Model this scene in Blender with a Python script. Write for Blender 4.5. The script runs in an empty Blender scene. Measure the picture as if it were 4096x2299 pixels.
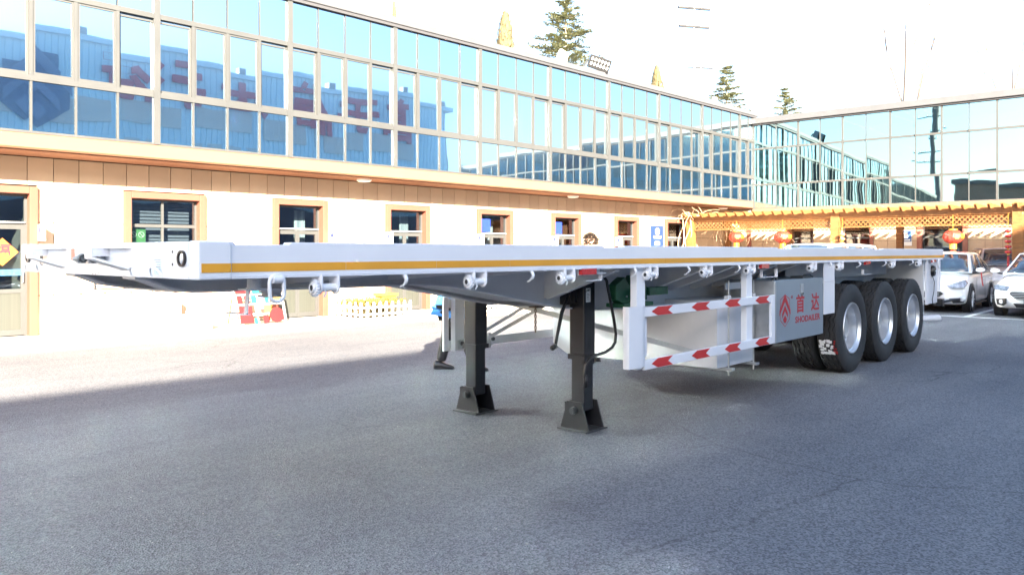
import bpy, math, random
from math import radians as R, pi, sin, cos, sqrt
from mathutils import Vector, Matrix

random.seed(7)
S = bpy.context.scene
COL = S.collection

# ---------------------------------------------------------------- camera, world, sun, exposure
cam_d = bpy.data.cameras.new("camera")
cam = bpy.data.objects.new("camera", cam_d)
COL.objects.link(cam)
S.camera = cam
cam_d.sensor_width = 36.0
cam_d.lens = 27.53
cam_d.clip_end = 2000
cam_d.clip_start = 0.05
cam_d.shift_y = -0.03455
cam.location = (-1.613, -3.268, 1.474)
cam.rotation_euler = (R(90), 0, math.atan2(0.667, 0.745) - R(90))

SUN_EL = R(22.7)
sun_from = Vector((-0.612 * cos(SUN_EL), -0.790 * cos(SUN_EL), sin(SUN_EL)))
W = bpy.data.worlds.new("World")
S.world = W
W.use_nodes = True
nt = W.node_tree
sky = nt.nodes.new("ShaderNodeTexSky")
sky.sky_type = 'NISHITA'
sky.sun_disc = False
sky.sun_elevation = SUN_EL
sky.sun_rotation = math.atan2(sun_from.x, sun_from.y)
sky.air_density = 1.0
sky.dust_density = 1.6
sky.ozone_density = 1.2
bg = nt.nodes["Background"]
bg.inputs[1].default_value = 0.05
nt.links.new(sky.outputs[0], bg.inputs[0])
sl = bpy.data.lights.new("sun", 'SUN')
sl.energy = 4.0
sl.angle = R(0.53)
sl.color = (1.0, 0.87, 0.69)
sun = bpy.data.objects.new("sun", sl)
COL.objects.link(sun)
sun.rotation_euler = (-sun_from).to_track_quat('-Z', 'Y').to_euler()
sun.location = (-30, -40, 40)
S.view_settings.view_transform = 'Standard'
S.view_settings.look = 'None'
S.view_settings.gamma = 1
S.view_settings.use_curve_mapping = False
S.view_settings.exposure = 3.65
S.render.engine = 'CYCLES'
cy = S.cycles
cy.use_denoising = True
cy.caustics_reflective = True
cy.blur_glossy = 0.0
cy.sample_clamp_indirect = 0
cy.max_bounces = 9
cy.diffuse_bounces = 4
cy.glossy_bounces = 5
cy.transparent_max_bounces = 10

# ---------------------------------------------------------------- materials
MATS = {}


def mat(name, col, rough=0.6, metal=0.0, var=0.0, scale=3.0, bump=0.0, bscale=60.0, spec=0.5, coat=0.0,
        col2=None, detail=4.0, emit=None, stretch=None):
    if name in MATS:
        return MATS[name]
    m = bpy.data.materials.new(name)
    m.use_nodes = True
    t = m.node_tree
    p = t.nodes["Principled BSDF"]
    p.inputs["Base Color"].default_value = (*col, 1)
    p.inputs["Roughness"].default_value = rough
    p.inputs["Metallic"].default_value = metal
    p.inputs["Specular IOR Level"].default_value = spec
    p.inputs["Coat Weight"].default_value = coat
    p.inputs["Coat Roughness"].default_value = 0.08
    tc = t.nodes.new("ShaderNodeTexCoord")
    src = tc.outputs["Object"]
    if stretch:
        mp = t.nodes.new("ShaderNodeMapping")
        mp.inputs["Scale"].default_value = stretch
        t.links.new(src, mp.inputs[0])
        src = mp.outputs[0]
    if var > 0 or col2:
        n = t.nodes.new("ShaderNodeTexNoise")
        n.inputs["Scale"].default_value = scale
        n.inputs["Detail"].default_value = detail
        n.inputs["Roughness"].default_value = 0.6
        t.links.new(src, n.inputs["Vector"])
        r = t.nodes.new("ShaderNodeValToRGB")
        r.color_ramp.elements[0].position = 0.3
        r.color_ramp.elements[1].position = 0.7
        c2 = col2 if col2 else tuple(min(1, c * (1 + var)) for c in col)
        c1 = col if col2 else tuple(c * (1 - var) for c in col)
        r.color_ramp.elements[0].color = (*c1, 1)
        r.color_ramp.elements[1].color = (*c2, 1)
        t.links.new(n.outputs[0], r.inputs[0])
        t.links.new(r.outputs[0], p.inputs["Base Color"])
        rr = t.nodes.new("ShaderNodeMapRange")
        rr.inputs[3].default_value = max(0.02, rough - 0.08)
        rr.inputs[4].default_value = min(1, rough + 0.1)
        t.links.new(n.outputs[0], rr.inputs[0])
        t.links.new(rr.outputs[0], p.inputs["Roughness"])
    if bump > 0:
        n2 = t.nodes.new("ShaderNodeTexNoise")
        n2.inputs["Scale"].default_value = bscale
        n2.inputs["Detail"].default_value = 3
        t.links.new(src, n2.inputs["Vector"])
        b = t.nodes.new("ShaderNodeBump")
        b.inputs["Strength"].default_value = bump
        b.inputs["Distance"].default_value = 0.01
        t.links.new(n2.outputs[0], b.inputs["Height"])
        t.links.new(b.outputs[0], p.inputs["Normal"])
    if emit:
        p.inputs["Emission Color"].default_value = (*emit, 1)
        p.inputs["Emission Strength"].default_value = 1
    MATS[name] = m
    return m


def asphalt_mat():
    m = bpy.data.materials.new("asphalt")
    m.use_nodes = True
    t = m.node_tree
    L = t.links.new
    p = t.nodes["Principled BSDF"]
    p.inputs["Roughness"].default_value = 0.82
    p.inputs["Specular IOR Level"].default_value = 0.35
    tc = t.nodes.new("ShaderNodeTexCoord")

    def noise(sc, det=4, rough=0.6):
        n = t.nodes.new("ShaderNodeTexNoise")
        n.inputs["Scale"].default_value = sc
        n.inputs["Detail"].default_value = det
        n.inputs["Roughness"].default_value = rough
        L(tc.outputs["Object"], n.inputs["Vector"])
        return n

    def ramp(a, b, c1, c2):
        r = t.nodes.new("ShaderNodeValToRGB")
        r.color_ramp.elements[0].position = a
        r.color_ramp.elements[1].position = b
        r.color_ramp.elements[0].color = (*c1, 1)
        r.color_ramp.elements[1].color = (*c2, 1)
        return r

    def mix(kind, f, a, b):
        x = t.nodes.new("ShaderNodeMix")
        x.data_type = 'RGBA'
        x.blend_type = kind
        if isinstance(f, float):
            x.inputs[0].default_value = f
        else:
            L(f, x.inputs[0])
        L(a, x.inputs[6])
        L(b, x.inputs[7])
        return x.outputs[2]
    # broad wear
    n0 = noise(0.22, 5)
    r0 = ramp(0.35, 0.68, (0.098, 0.104, 0.117), (0.146, 0.150, 0.160))
    L(n0.outputs[0], r0.inputs[0])
    # rolled in streaks
    mp = t.nodes.new("ShaderNodeMapping")
    mp.inputs["Scale"].default_value = (0.35, 2.6, 1)
    L(tc.outputs["Object"], mp.inputs[0])
    ns = t.nodes.new("ShaderNodeTexNoise")
    ns.inputs["Scale"].default_value = 1.2
    ns.inputs["Detail"].default_value = 5
    L(mp.outputs[0], ns.inputs["Vector"])
    rs = ramp(0.35, 0.7, (0.90, 0.90, 0.92), (1.08, 1.07, 1.05))
    L(ns.outputs[0], rs.inputs[0])
    c = mix('MULTIPLY', 1.0, r0.outputs[0], rs.outputs[0])
    # aggregate stones
    v = t.nodes.new("ShaderNodeTexVoronoi")
    v.inputs["Scale"].default_value = 95
    L(tc.outputs["Object"], v.inputs["Vector"])
    rv = ramp(0.1, 0.85, (0.58, 0.58, 0.60), (1.45, 1.45, 1.43))
    sep = t.nodes.new("ShaderNodeSeparateColor")
    L(v.outputs["Color"], sep.inputs[0])
    L(sep.outputs[0], rv.inputs[0])
    c = mix('MULTIPLY', 0.9, c, rv.outputs[0])
    n3 = noise(55, 5, 0.8)
    r3 = ramp(0.36, 0.64, (0.84, 0.84, 0.85), (1.16, 1.155, 1.15))
    L(n3.outputs[0], r3.inputs[0])
    c = mix('MULTIPLY', 0.8, c, r3.outputs[0])
    # pale specks
    v2 = t.nodes.new("ShaderNodeTexVoronoi")
    v2.inputs["Scale"].default_value = 3.1
    L(tc.outputs["Object"], v2.inputs["Vector"])
    lt = t.nodes.new("ShaderNodeMath")
    lt.operation = 'LESS_THAN'
    lt.inputs[1].default_value = 0.030
    L(v2.outputs["Distance"], lt.inputs[0])
    sc = t.nodes.new("ShaderNodeRGB")
    sc.outputs[0].default_value = (0.22, 0.21, 0.19, 1)
    c = mix('MIX', lt.outputs[0], c, sc.outputs[0])
    # oil / damp patches
    n5 = noise(0.7, 6, 0.7)
    r5 = ramp(0.62, 0.72, (1, 1, 1), (0.82, 0.82, 0.83))
    L(n5.outputs[0], r5.inputs[0])
    c = mix('MULTIPLY', 1.0, c, r5.outputs[0])
    # a few hairline cracks, only where a patchy mask allows them
    wv = noise(1.3, 3)
    addv = t.nodes.new("ShaderNodeMixRGB")
    addv.blend_type = 'LINEAR_LIGHT'
    addv.inputs[0].default_value = 0.18
    L(tc.outputs["Object"], addv.inputs[1])
    L(wv.outputs["Color"], addv.inputs[2])
    vc = t.nodes.new("ShaderNodeTexVoronoi")
    vc.feature = 'DISTANCE_TO_EDGE'
    vc.inputs["Scale"].default_value = 0.42
    L(addv.outputs[0], vc.inputs["Vector"])
    cl = ramp(0.0, 0.006, (0.55, 0.55, 0.55), (1, 1, 1))
    L(vc.outputs["Distance"], cl.inputs[0])
    cm = ramp(0.50, 0.62, (0, 0, 0), (1, 1, 1))
    L(noise(0.35, 2).outputs[0], cm.inputs[0])
    c = mix('MULTIPLY', cm.outputs[0], c, cl.outputs[0])
    L(c, p.inputs["Base Color"])
    b = t.nodes.new("ShaderNodeBump")
    b.inputs["Strength"].default_value = 0.65
    b.inputs["Distance"].default_value = 0.009
    L(v.outputs["Distance"], b.inputs["Height"])
    b2 = t.nodes.new("ShaderNodeBump")
    b2.inputs["Strength"].default_value = 0.3
    b2.inputs["Distance"].default_value = 0.01
    L(noise(45, 4).outputs[0], b2.inputs["Height"])
    L(b.outputs[0], b2.inputs["Normal"])
    L(b2.outputs[0], p.inputs["Normal"])
    return m


def glass_mat(name, refl, trans, f0, wob=0.5, rough=0.015, haze=0.0, hrough=0.19):
    """coated facade glass: strong tinted mirror, the rest lets you look into the dim room"""
    m = bpy.data.materials.new(name)
    m.use_nodes = True
    t = m.node_tree
    L = t.links.new
    t.nodes.remove(t.nodes["Principled BSDF"])
    out = t.nodes["Material Output"]
    g = t.nodes.new("ShaderNodeBsdfGlossy")
    g.inputs["Color"].default_value = (*refl, 1)
    g.inputs["Roughness"].default_value = rough
    tr = t.nodes.new("ShaderNodeBsdfTransparent")
    tr.inputs["Color"].default_value = (*trans, 1)
    fr = t.nodes.new("ShaderNodeLayerWeight")
    fr.inputs["Blend"].default_value = 0.25
    mr = t.nodes.new("ShaderNodeMapRange")
    mr.inputs[3].default_value = f0
    mr.inputs[4].default_value = 1.0
    L(fr.outputs["Fresnel"], mr.inputs[0])
    mx = t.nodes.new("ShaderNodeMixShader")
    L(mr.outputs[0], mx.inputs[0])
    L(tr.outputs[0], mx.inputs[1])
    g2 = None
    if haze > 0:
        # dust and coating haze: a softer lobe under the sharp one
        g2 = t.nodes.new("ShaderNodeBsdfGlossy")
        g2.inputs["Color"].default_value = (*refl, 1)
        g2.inputs["Roughness"].default_value = hrough
        m2 = t.nodes.new("ShaderNodeMixShader")
        m2.inputs[0].default_value = haze
        L(g.outputs[0], m2.inputs[1])
        L(g2.outputs[0], m2.inputs[2])
        L(m2.outputs[0], mx.inputs[2])
    else:
        L(g.outputs[0], mx.inputs[2])
    L(mx.outputs[0], out.inputs[0])
    geo = t.nodes.new("ShaderNodeNewGeometry")
    n = t.nodes.new("ShaderNodeTexNoise")
    n.inputs["Scale"].default_value = 0.9
    n.inputs["Detail"].default_value = 1.5
    L(geo.outputs["Position"], n.inputs["Vector"])
    b = t.nodes.new("ShaderNodeBump")
    b.inputs["Strength"].default_value = wob
    b.inputs["Distance"].default_value = 0.02
    L(n.outputs[0], b.inputs["Height"])
    L(b.outputs[0], g.inputs["Normal"])
    if g2:
        L(b.outputs[0], g2.inputs["Normal"])
    MATS[name] = m
    return m


ASPH = asphalt_mat()
GLASS_L = glass_mat("blue_coated_glass", (0.70, 0.88, 1.0), (0.34, 0.50, 0.62), 0.62, 0.09, haze=0.42, hrough=0.14)
GLASS_R = glass_mat("aqua_coated_glass", (0.60, 0.82, 0.86), (0.42, 0.62, 0.66), 0.58, 0.10)
GLASS_D = glass_mat("clear_window_glass", (0.8, 0.85, 0.95), (0.80, 0.86, 0.84), 0.10, 0.3)
CARGLASS = mat("car_glass", (0.03, 0.045, 0.06), 0.04, 0, spec=0.9, coat=1)
M_ALU = mat("champagne_aluminium", (0.060, 0.062, 0.062), 0.5, 0.1, var=0.05, scale=2)
M_ALU_D = mat("dark_gasket", (0.05, 0.05, 0.055), 0.6)
M_FLASH = mat("roof_flashing", (0.085, 0.088, 0.095), 0.5, 0.1, var=0.06)
M_FASCIA = mat("peach_render", (0.23, 0.108, 0.060), 0.85, var=0.05, scale=1.2, bump=0.15, bscale=90)
M_TILE = mat("beige_stone_panel", (0.50, 0.37, 0.25), 0.7, var=0.07, scale=1.5, bump=0.08, bscale=70)
M_TILE2 = mat("beige_stone_panel_pale", (0.54, 0.40, 0.27), 0.7, var=0.07, scale=1.5, bump=0.08, bscale=70)
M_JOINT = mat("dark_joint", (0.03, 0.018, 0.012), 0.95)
M_SURR = mat("orange_stone_surround", (0.18, 0.056, 0.036), 0.75, var=0.06, scale=3, bump=0.08)
M_CONC = mat("pale_concrete", (0.42, 0.39, 0.34), 0.85, var=0.08, scale=1.1, bump=0.2)
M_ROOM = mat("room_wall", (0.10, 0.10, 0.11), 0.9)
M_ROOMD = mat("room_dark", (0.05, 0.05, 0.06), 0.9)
M_WHITE = mat("white_trailer_paint", (0.79, 0.80, 0.84), 0.32, 0, var=0.035, scale=1.6, coat=0.4, bump=0.05, bscale=5)
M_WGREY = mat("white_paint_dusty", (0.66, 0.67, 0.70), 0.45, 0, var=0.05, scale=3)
M_BLACK = mat("black_satin_paint", (0.012, 0.012, 0.015), 0.38, var=0.2, scale=6, spec=0.5)
M_IRON = mat("dark_steel", (0.06, 0.065, 0.07), 0.5, 0.5, var=0.25, scale=8)
M_ORANGE = mat("orange_reflective_tape", (0.78, 0.36, 0.03), 0.45, 0, var=0.12, scale=1.6)
M_RED = mat("red_reflective_tape", (0.55, 0.025, 0.025), 0.4, var=0.08, scale=6)
M_REDLENS = mat("red_marker_lens", (0.50, 0.03, 0.03), 0.2, var=0.25, scale=90, coat=0.6)
M_GREEN = mat("green_painted_steel", (0.008, 0.09, 0.04), 0.45, var=0.15, scale=6)
M_RUBBER = mat("tyre_rubber", (0.026, 0.027, 0.029), 0.78, var=0.22, scale=5, bump=0.12, bscale=70)
M_RIM = mat("silver_rim", (0.55, 0.57, 0.60), 0.32, 0.75, var=0.08, scale=5)
M_TBOX = mat("grey_toolbox_steel", (0.28, 0.33, 0.38), 0.4, 0.35, var=0.07, scale=2.2)
M_LOGO = mat("red_logo_print", (0.42, 0.02, 0.03), 0.5)
M_STEEL = mat("galvanised_steel", (0.45, 0.46, 0.47), 0.4, 0.6, var=0.12, scale=9)
M_RUST = mat("rusty_chain_steel", (0.16, 0.12, 0.09), 0.6, 0.5, var=0.3, scale=30)
M_PAPER = mat("white_label", (0.72, 0.74, 0.76), 0.6)
M_INK = mat("black_print", (0.02, 0.02, 0.025), 0.6)
M_BLUE = mat("blue_print", (0.012, 0.035, 0.26), 0.5, var=0.06)
M_LBLUE = mat("light_blue_print", (0.04, 0.18, 0.36), 0.5)
M_DBLUE = mat("navy_print", (0.02, 0.04, 0.22), 0.5)
M_WOOD = mat("orange_stained_timber", (0.19, 0.075, 0.017), 0.7, var=0.3, scale=4, stretch=(1, 1, 6))
M_LANT = mat("red_lantern_silk", (0.33, 0.025, 0.012), 0.5, var=0.12, scale=12)
M_GOLD = mat("gold_trim", (0.45, 0.25, 0.03), 0.4, 0.2)
M_SHED = mat("blue_corrugated_sheet", (0.44, 0.67, 0.80), 0.55, 0.1, var=0.06, scale=0.4)
M_SHEDW = mat("shed_window_band", (0.46, 0.48, 0.46), 0.5)
M_SHEDB = mat("shed_lower_wall", (0.20, 0.22, 0.27), 0.7, var=0.2, scale=0.7)
M_SIGNRED = mat("red_sign_letter", (0.40, 0.015, 0.03), 0.5)
M_LINE = mat("road_line_paint", (0.50, 0.51, 0.50), 0.8, var=0.18, scale=8)
M_WCAR = mat("white_car_paint", (0.78, 0.80, 0.80), 0.22, 0, coat=1.0, var=0.01)
M_SCAR = mat("silver_car_paint", (0.50, 0.51, 0.53), 0.28, 0.5, coat=1.0, var=0.02)
M_HEADL = mat("headlight_glass", (0.22, 0.25, 0.29), 0.08, 0.2, coat=1, var=0.5, scale=14)
M_LAMP = mat("lamp_lens", (0.75, 0.78, 0.82), 0.08, 0.3, coat=1, var=0.15, scale=25)
M_WPLAST = mat("white_plastic", (0.75, 0.75, 0.74), 0.5)
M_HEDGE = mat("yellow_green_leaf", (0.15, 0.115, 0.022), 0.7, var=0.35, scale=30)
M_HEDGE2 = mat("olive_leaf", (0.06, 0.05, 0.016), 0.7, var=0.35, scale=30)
M_CYP = mat("cypress_leaf", (0.12, 0.10, 0.05), 0.8, var=0.35, scale=4)
M_CED = mat("cedar_needle", (0.24, 0.25, 0.15), 0.8, var=0.35, scale=4)
M_BARK = mat("grey_bark", (0.30, 0.26, 0.22), 0.9, var=0.2, scale=6)
M_VINE = mat("pale_vine_bark", (0.55, 0.38, 0.24), 0.8, var=0.2, scale=10)
M_POLE = mat("weathered_pole_concrete", (0.12, 0.12, 0.12), 0.8, var=0.05)
M_BROWN = mat("brown_stone_pilaster", (0.28, 0.10, 0.07), 0.6, var=0.1)
M_JACK = mat("blue_down_jacket", (0.05, 0.24, 0.55), 0.6, var=0.1, scale=9, bump=0.4, bscale=14)
M_TROU = mat("black_trousers", (0.022, 0.022, 0.026), 0.8, var=0.2, scale=12, bump=0.5, bscale=12)
M_SHOE = mat("black_leather", (0.02, 0.02, 0.022), 0.3)
M_SKIN = mat("skin", (0.50, 0.31, 0.22), 0.5)
M_HAIR = mat("dark_brown_hair", (0.022, 0.013, 0.008), 0.55, bump=0.8, bscale=80)
M_COAT2 = mat("dark_grey_coat", (0.05, 0.05, 0.06), 0.8, var=0.1)
M_STRAW = mat("straw_bristle", (0.50, 0.36, 0.22), 0.85, var=0.25, scale=40)
M_CURT = mat("grey_blue_curtain", (0.34, 0.38, 0.46), 0.85, stretch=(14, 1, 0.3), col2=(0.14, 0.16, 0.22), scale=1.2)
M_DOORP = mat("ribbed_door_panel", (0.050, 0.054, 0.046), 0.6, stretch=(16, 1, 0.15), col2=(0.036, 0.040, 0.034), scale=2)
M_HORN = mat("black_plastic", (0.015, 0.015, 0.016), 0.3)
M_TEAL = mat("teal_plastic", (0.01, 0.18, 0.15), 0.5)
M_REDP = mat("red_plastic", (0.30, 0.012, 0.012), 0.4)
M_YEL = mat("yellow_plastic", (0.36, 0.22, 0.04), 0.45)
M_GLASSROOM = mat("upper_room_wall", (0.55, 0.60, 0.62), 0.9)
M_COLR = mat("faded_purple_print", (0.30, 0.33, 0.62), 0.5)


# ---------------------------------------------------------------- mesh helpers
class MB:
    def __init__(s):
        s.v = []
        s.f = []

    def add(s, vs, fs, M=None):
        o = len(s.v)
        s.v += [tuple(M @ Vector(p)) if M else tuple(p) for p in vs]
        s.f += [tuple(i + o for i in f) for f in fs]
        return s

    def box(s, a, b, M=None):
        x0, y0, z0 = [min(a[i], b[i]) for i in range(3)]
        x1, y1, z1 = [max(a[i], b[i]) for i in range(3)]
        return s.add([(x0, y0, z0), (x1, y0, z0), (x1, y1, z0), (x0, y1, z0), (x0, y0, z1), (x1, y0, z1), (x1, y1, z1), (x0, y1, z1)],
                     [(0, 3, 2, 1), (4, 5, 6, 7), (0, 1, 5, 4), (1, 2, 6, 5), (2, 3, 7, 6), (3, 0, 4, 7)], M)

    def prism(s, poly, axis, a, b, M=None):
        """poly of 2d points in the two other axes (in xyz order), extruded along axis a..b"""
        def mk(p, t):
            return {'x': (t, p[0], p[1]), 'y': (p[0], t, p[1]), 'z': (p[0], p[1], t)}[axis]
        n = len(poly)
        vs = [mk(p, a) for p in poly] + [mk(p, b) for p in poly]
        fs = [tuple(range(n)), tuple(range(2 * n - 1, n - 1, -1))] + [(i, i + n, (i + 1) % n + n, (i + 1) % n) for i in range(n)]
        return s.add(vs, fs, M)

    def cyl(s, p0, p1, r, n=12, r2=None, cap=True):
        p0, p1 = Vector(p0), Vector(p1)
        r2 = r if r2 is None else r2
        d = (p1 - p0).normalized()
        u = d.orthogonal().normalized()
        w = d.cross(u)
        vs = []
        for p, rr in ((p0, r), (p1, r2)):
            for i in range(n):
                a = 2 * pi * i / n
                vs.append(p + (u * cos(a) + w * sin(a)) * rr)
        fs = [(i, (i + 1) % n, (i + 1) % n + n, i + n) for i in range(n)]
        if cap:
            fs += [tuple(range(n - 1, -1, -1)), tuple(range(n, 2 * n))]
        return s.add(vs, fs)

    def tube(s, pts, r, n=8, closed=False):
        pts = [Vector(p) for p in pts]
        m = len(pts)
        o = len(s.v)
        rs = r if isinstance(r, (list, tuple)) else [r] * m
        prev = None
        for k, p in enumerate(pts):
            if closed:
                d = pts[(k + 1) % m] - pts[k - 1]
            else:
                d = pts[min(k + 1, m - 1)] - pts[max(k - 1, 0)]
            d.normalize()
            u = (prev - d * prev.dot(d)).normalized() if prev is not None and (prev - d * prev.dot(d)).length > 1e-5 else d.orthogonal().normalized()
            prev = u
            w = d.cross(u)
            for i in range(n):
                a = 2 * pi * i / n
                s.v.append(tuple(p + (u * cos(a) + w * sin(a)) * rs[k]))
        for k in range(m if closed else m - 1):
            for i in range(n):
                a = o + k * n
                b = o + ((k + 1) % m) * n
                s.f.append((a + i, a + (i + 1) % n, b + (i + 1) % n, b + i))
        if not closed:
            s.f.append(tuple(o + i for i in range(n - 1, -1, -1)))
            s.f.append(tuple(o + (m - 1) * n + i for i in range(n)))
        return s

    def lathe(s, prof, c, axis='y', n=32, close=False):
        """prof: (radius, t) along axis, around point c"""
        o = len(s.v)
        c = Vector(c)
        for (r, t) in prof:
            for i in range(n):
                a = 2 * pi * i / n
                q = {'y': (r * cos(a), t, r * sin(a)), 'x': (t, r * cos(a), r * sin(a)), 'z': (r * cos(a), r * sin(a), t)}[axis]
                s.v.append(tuple(c + Vector(q)))
        m = len(prof)
        for k in range(m - 1 + (1 if close else 0)):
            for i in range(n):
                a = o + k * n
                b = o + ((k + 1) % m) * n
                s.f.append((a + i, a + (i + 1) % n, b + (i + 1) % n, b + i))
        return s

    def mesh(s, name, m, smooth=False):
        me = bpy.data.meshes.new(name)
        me.from_pydata(s.v, [], s.f)
        me.materials.append(m)
        me.update()
        if smooth:
            me.shade_smooth()
            if smooth != 'all':
                me.set_sharp_from_angle(angle=R(smooth if isinstance(smooth, (int, float)) and smooth is not True else 35))
        return me

    def build(s, name, m, parent=None, smooth=False, bevel=0):
        o = bpy.data.objects.new(name, s.mesh(name, m, smooth))
        COL.objects.link(o)
        if parent:
            o.parent = parent
        if bevel:
            b = o.modifiers.new("bevel", 'BEVEL')
            b.width = bevel
            b.segments = 2
            b.limit_method = 'ANGLE'
        return o


def link(name, me, parent=None, loc=(0, 0, 0), rot=(0, 0, 0)):
    o = bpy.data.objects.new(name, me)
    COL.objects.link(o)
    o.parent = parent
    o.location = loc
    o.rotation_euler = rot
    return o


def tag(o, label=None, cat=None, group=None, kind=None):
    if label: o['label'] = label
    if cat: o['category'] = cat
    if group: o['group'] = group
    if kind: o['kind'] = kind
    return o


def thing(name, label, cat, loc=(0, 0, 0), rz=0, group=None):
    o = bpy.data.objects.new(name, None)
    COL.objects.link(o)
    o.location = loc
    o.rotation_euler = (0, 0, rz)
    return tag(o, label, cat, group)


def copy_tree(o, parent=None):
    c = o.copy()
    COL.objects.link(c)
    if parent:
        c.parent = parent
    for ch in list(o.children):
        copy_tree(ch, c)
    return c


def text(name, s, size, m, parent, loc, rot, ext=0.001, bold=0.0, align='CENTER', sx=1.0, sp=1.0):
    cu = bpy.data.curves.new(name, 'FONT')
    cu.body = s
    cu.size = size
    cu.align_x = align
    cu.align_y = 'CENTER'
    cu.extrude = ext
    cu.offset = bold
    cu.space_character = sp
    cu.resolution_u = 3
    cu.materials.append(m)
    tmp = bpy.data.objects.new(name, cu)
    COL.objects.link(tmp)
    bpy.context.view_layer.update()
    me = bpy.data.meshes.new_from_object(tmp.evaluated_get(bpy.context.evaluated_depsgraph_get()))
    bpy.data.objects.remove(tmp)
    me.materials.clear()
    me.materials.append(m)
    o = bpy.data.objects.new(name, me)
    COL.objects.link(o)
    o.parent = parent
    o.location = loc
    o.rotation_euler = rot
    o.scale = (sx, 1, 1)
    return o


# ================================================================ SETTING
g = MB()
g.add([(-260, -260, 0), (260, -260, 0), (260, 260, 0), (-260, 260, 0)], [(0, 1, 2, 3)])
ground = g.build("ground", ASPH)
tag(ground, kind='structure')

# building frames
ANG_L = R(-2.7574)
ANG_R = R(-88.252)
OL = Vector((2.997, 11.731, 0))
OR = Vector((26.53, 9.67, 0))
ML = Matrix.Translation(OL) @ Matrix.Rotation(ANG_L, 4, 'Z')
MR = Matrix.Translation(OR) @ Matrix.Rotation(ANG_R, 4, 'Z')

sw = MB()
sw.box((-8, -2.15, -0.05), (23.0, 0.05, 0.055))
pav = sw.build("pavement", M_CONC, bevel=0.01)
pav.location = OL
pav.rotation_euler = (0, 0, ANG_L)
tag(pav, kind='structure')

# parking lines
for k, (a, b) in enumerate([((18.46, -7.5), (18.60, 1.5)), ((18.62, 0.87), (22.9, 0.99)), ((18.58, -1.70), (22.9, -1.62)), ((18.62, 3.55), (22.9, 3.62))]):
    m_ = MB()
    ax, ay = a
    bx, by = b
    m_.box((min(ax, bx), min(ay, by), 0.0), (max(ax, bx), max(ay, by), 0.004))
    tag(m_.build("parking_line", M_LINE), kind='structure')

# ================================================================ LEFT OFFICE BUILDING
LB = thing("office_building", "long two-storey office building with blue mirror-glass upper floor over a peach stone ground floor", "building",
           OL, ANG_L)
GY = -0.90          # glass plane (local y)
ZG0, ZT1, ZT2, ZR = 3.38, 4.26, 5.66, 6.58
T0, T1 = -21.98, 23.66
mb = MB()
mb.box((T0, GY + 0.04, 3.13), (24.6, 6.0, 3.34))
mb.build("floor_slab", M_CONC, LB)
mb = MB()
mb.prism([(GY - 0.03, 3.15), (GY - 0.03, 3.375), (GY + 0.04, 3.385), (GY + 0.04, 3.122), (GY + 0.0, 3.122)], 'x', T0, T1)
mb.build("fascia_band", M_FASCIA, LB)
mb = MB()
mb.box((T0, GY + 0.043, 3.10), (24.3, 0.0, 3.128))
mb.build("soffit", M_FASCIA, LB)
# upper floor interior
mb = MB()
mb.box((T0, 2.2, 3.34), (24.6, 2.3, 6.5))
mb.box((T0, GY + 0.3, 6.42), (24.6, 6.0, 6.5))
for t in (-14.0, -8.0, -2.0, 5.5, 11.0, 17.2):
    mb.box((t, GY + 0.6, 3.34), (t + 0.12, 2.2, 6.42))
mb.build("interior_wall", M_GLASSROOM, LB)
mb = MB()
mb.box((T0, GY - 0.10, ZR + 0.02), (T1 + 0.25, 7.5, ZR + 0.17))
mb.build("roof", M_FLASH, LB, bevel=0.015)
mb = MB()
mb.box((T0, GY - 0.075, ZR - 0.045), (T1 + 0.1, GY + 0.05, ZR + 0.017))
mb.build("gutter", M_ALU_D, LB)
mb = MB()
mb.box((T0 - 0.1, -0.3, 0), (T0 + 0.1, 7.4, 6.58))
mb.box((T0, 7.2, 0), (24.6, 7.4, 6.58))
mb.build("end_wall", M_FASCIA, LB)

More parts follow.
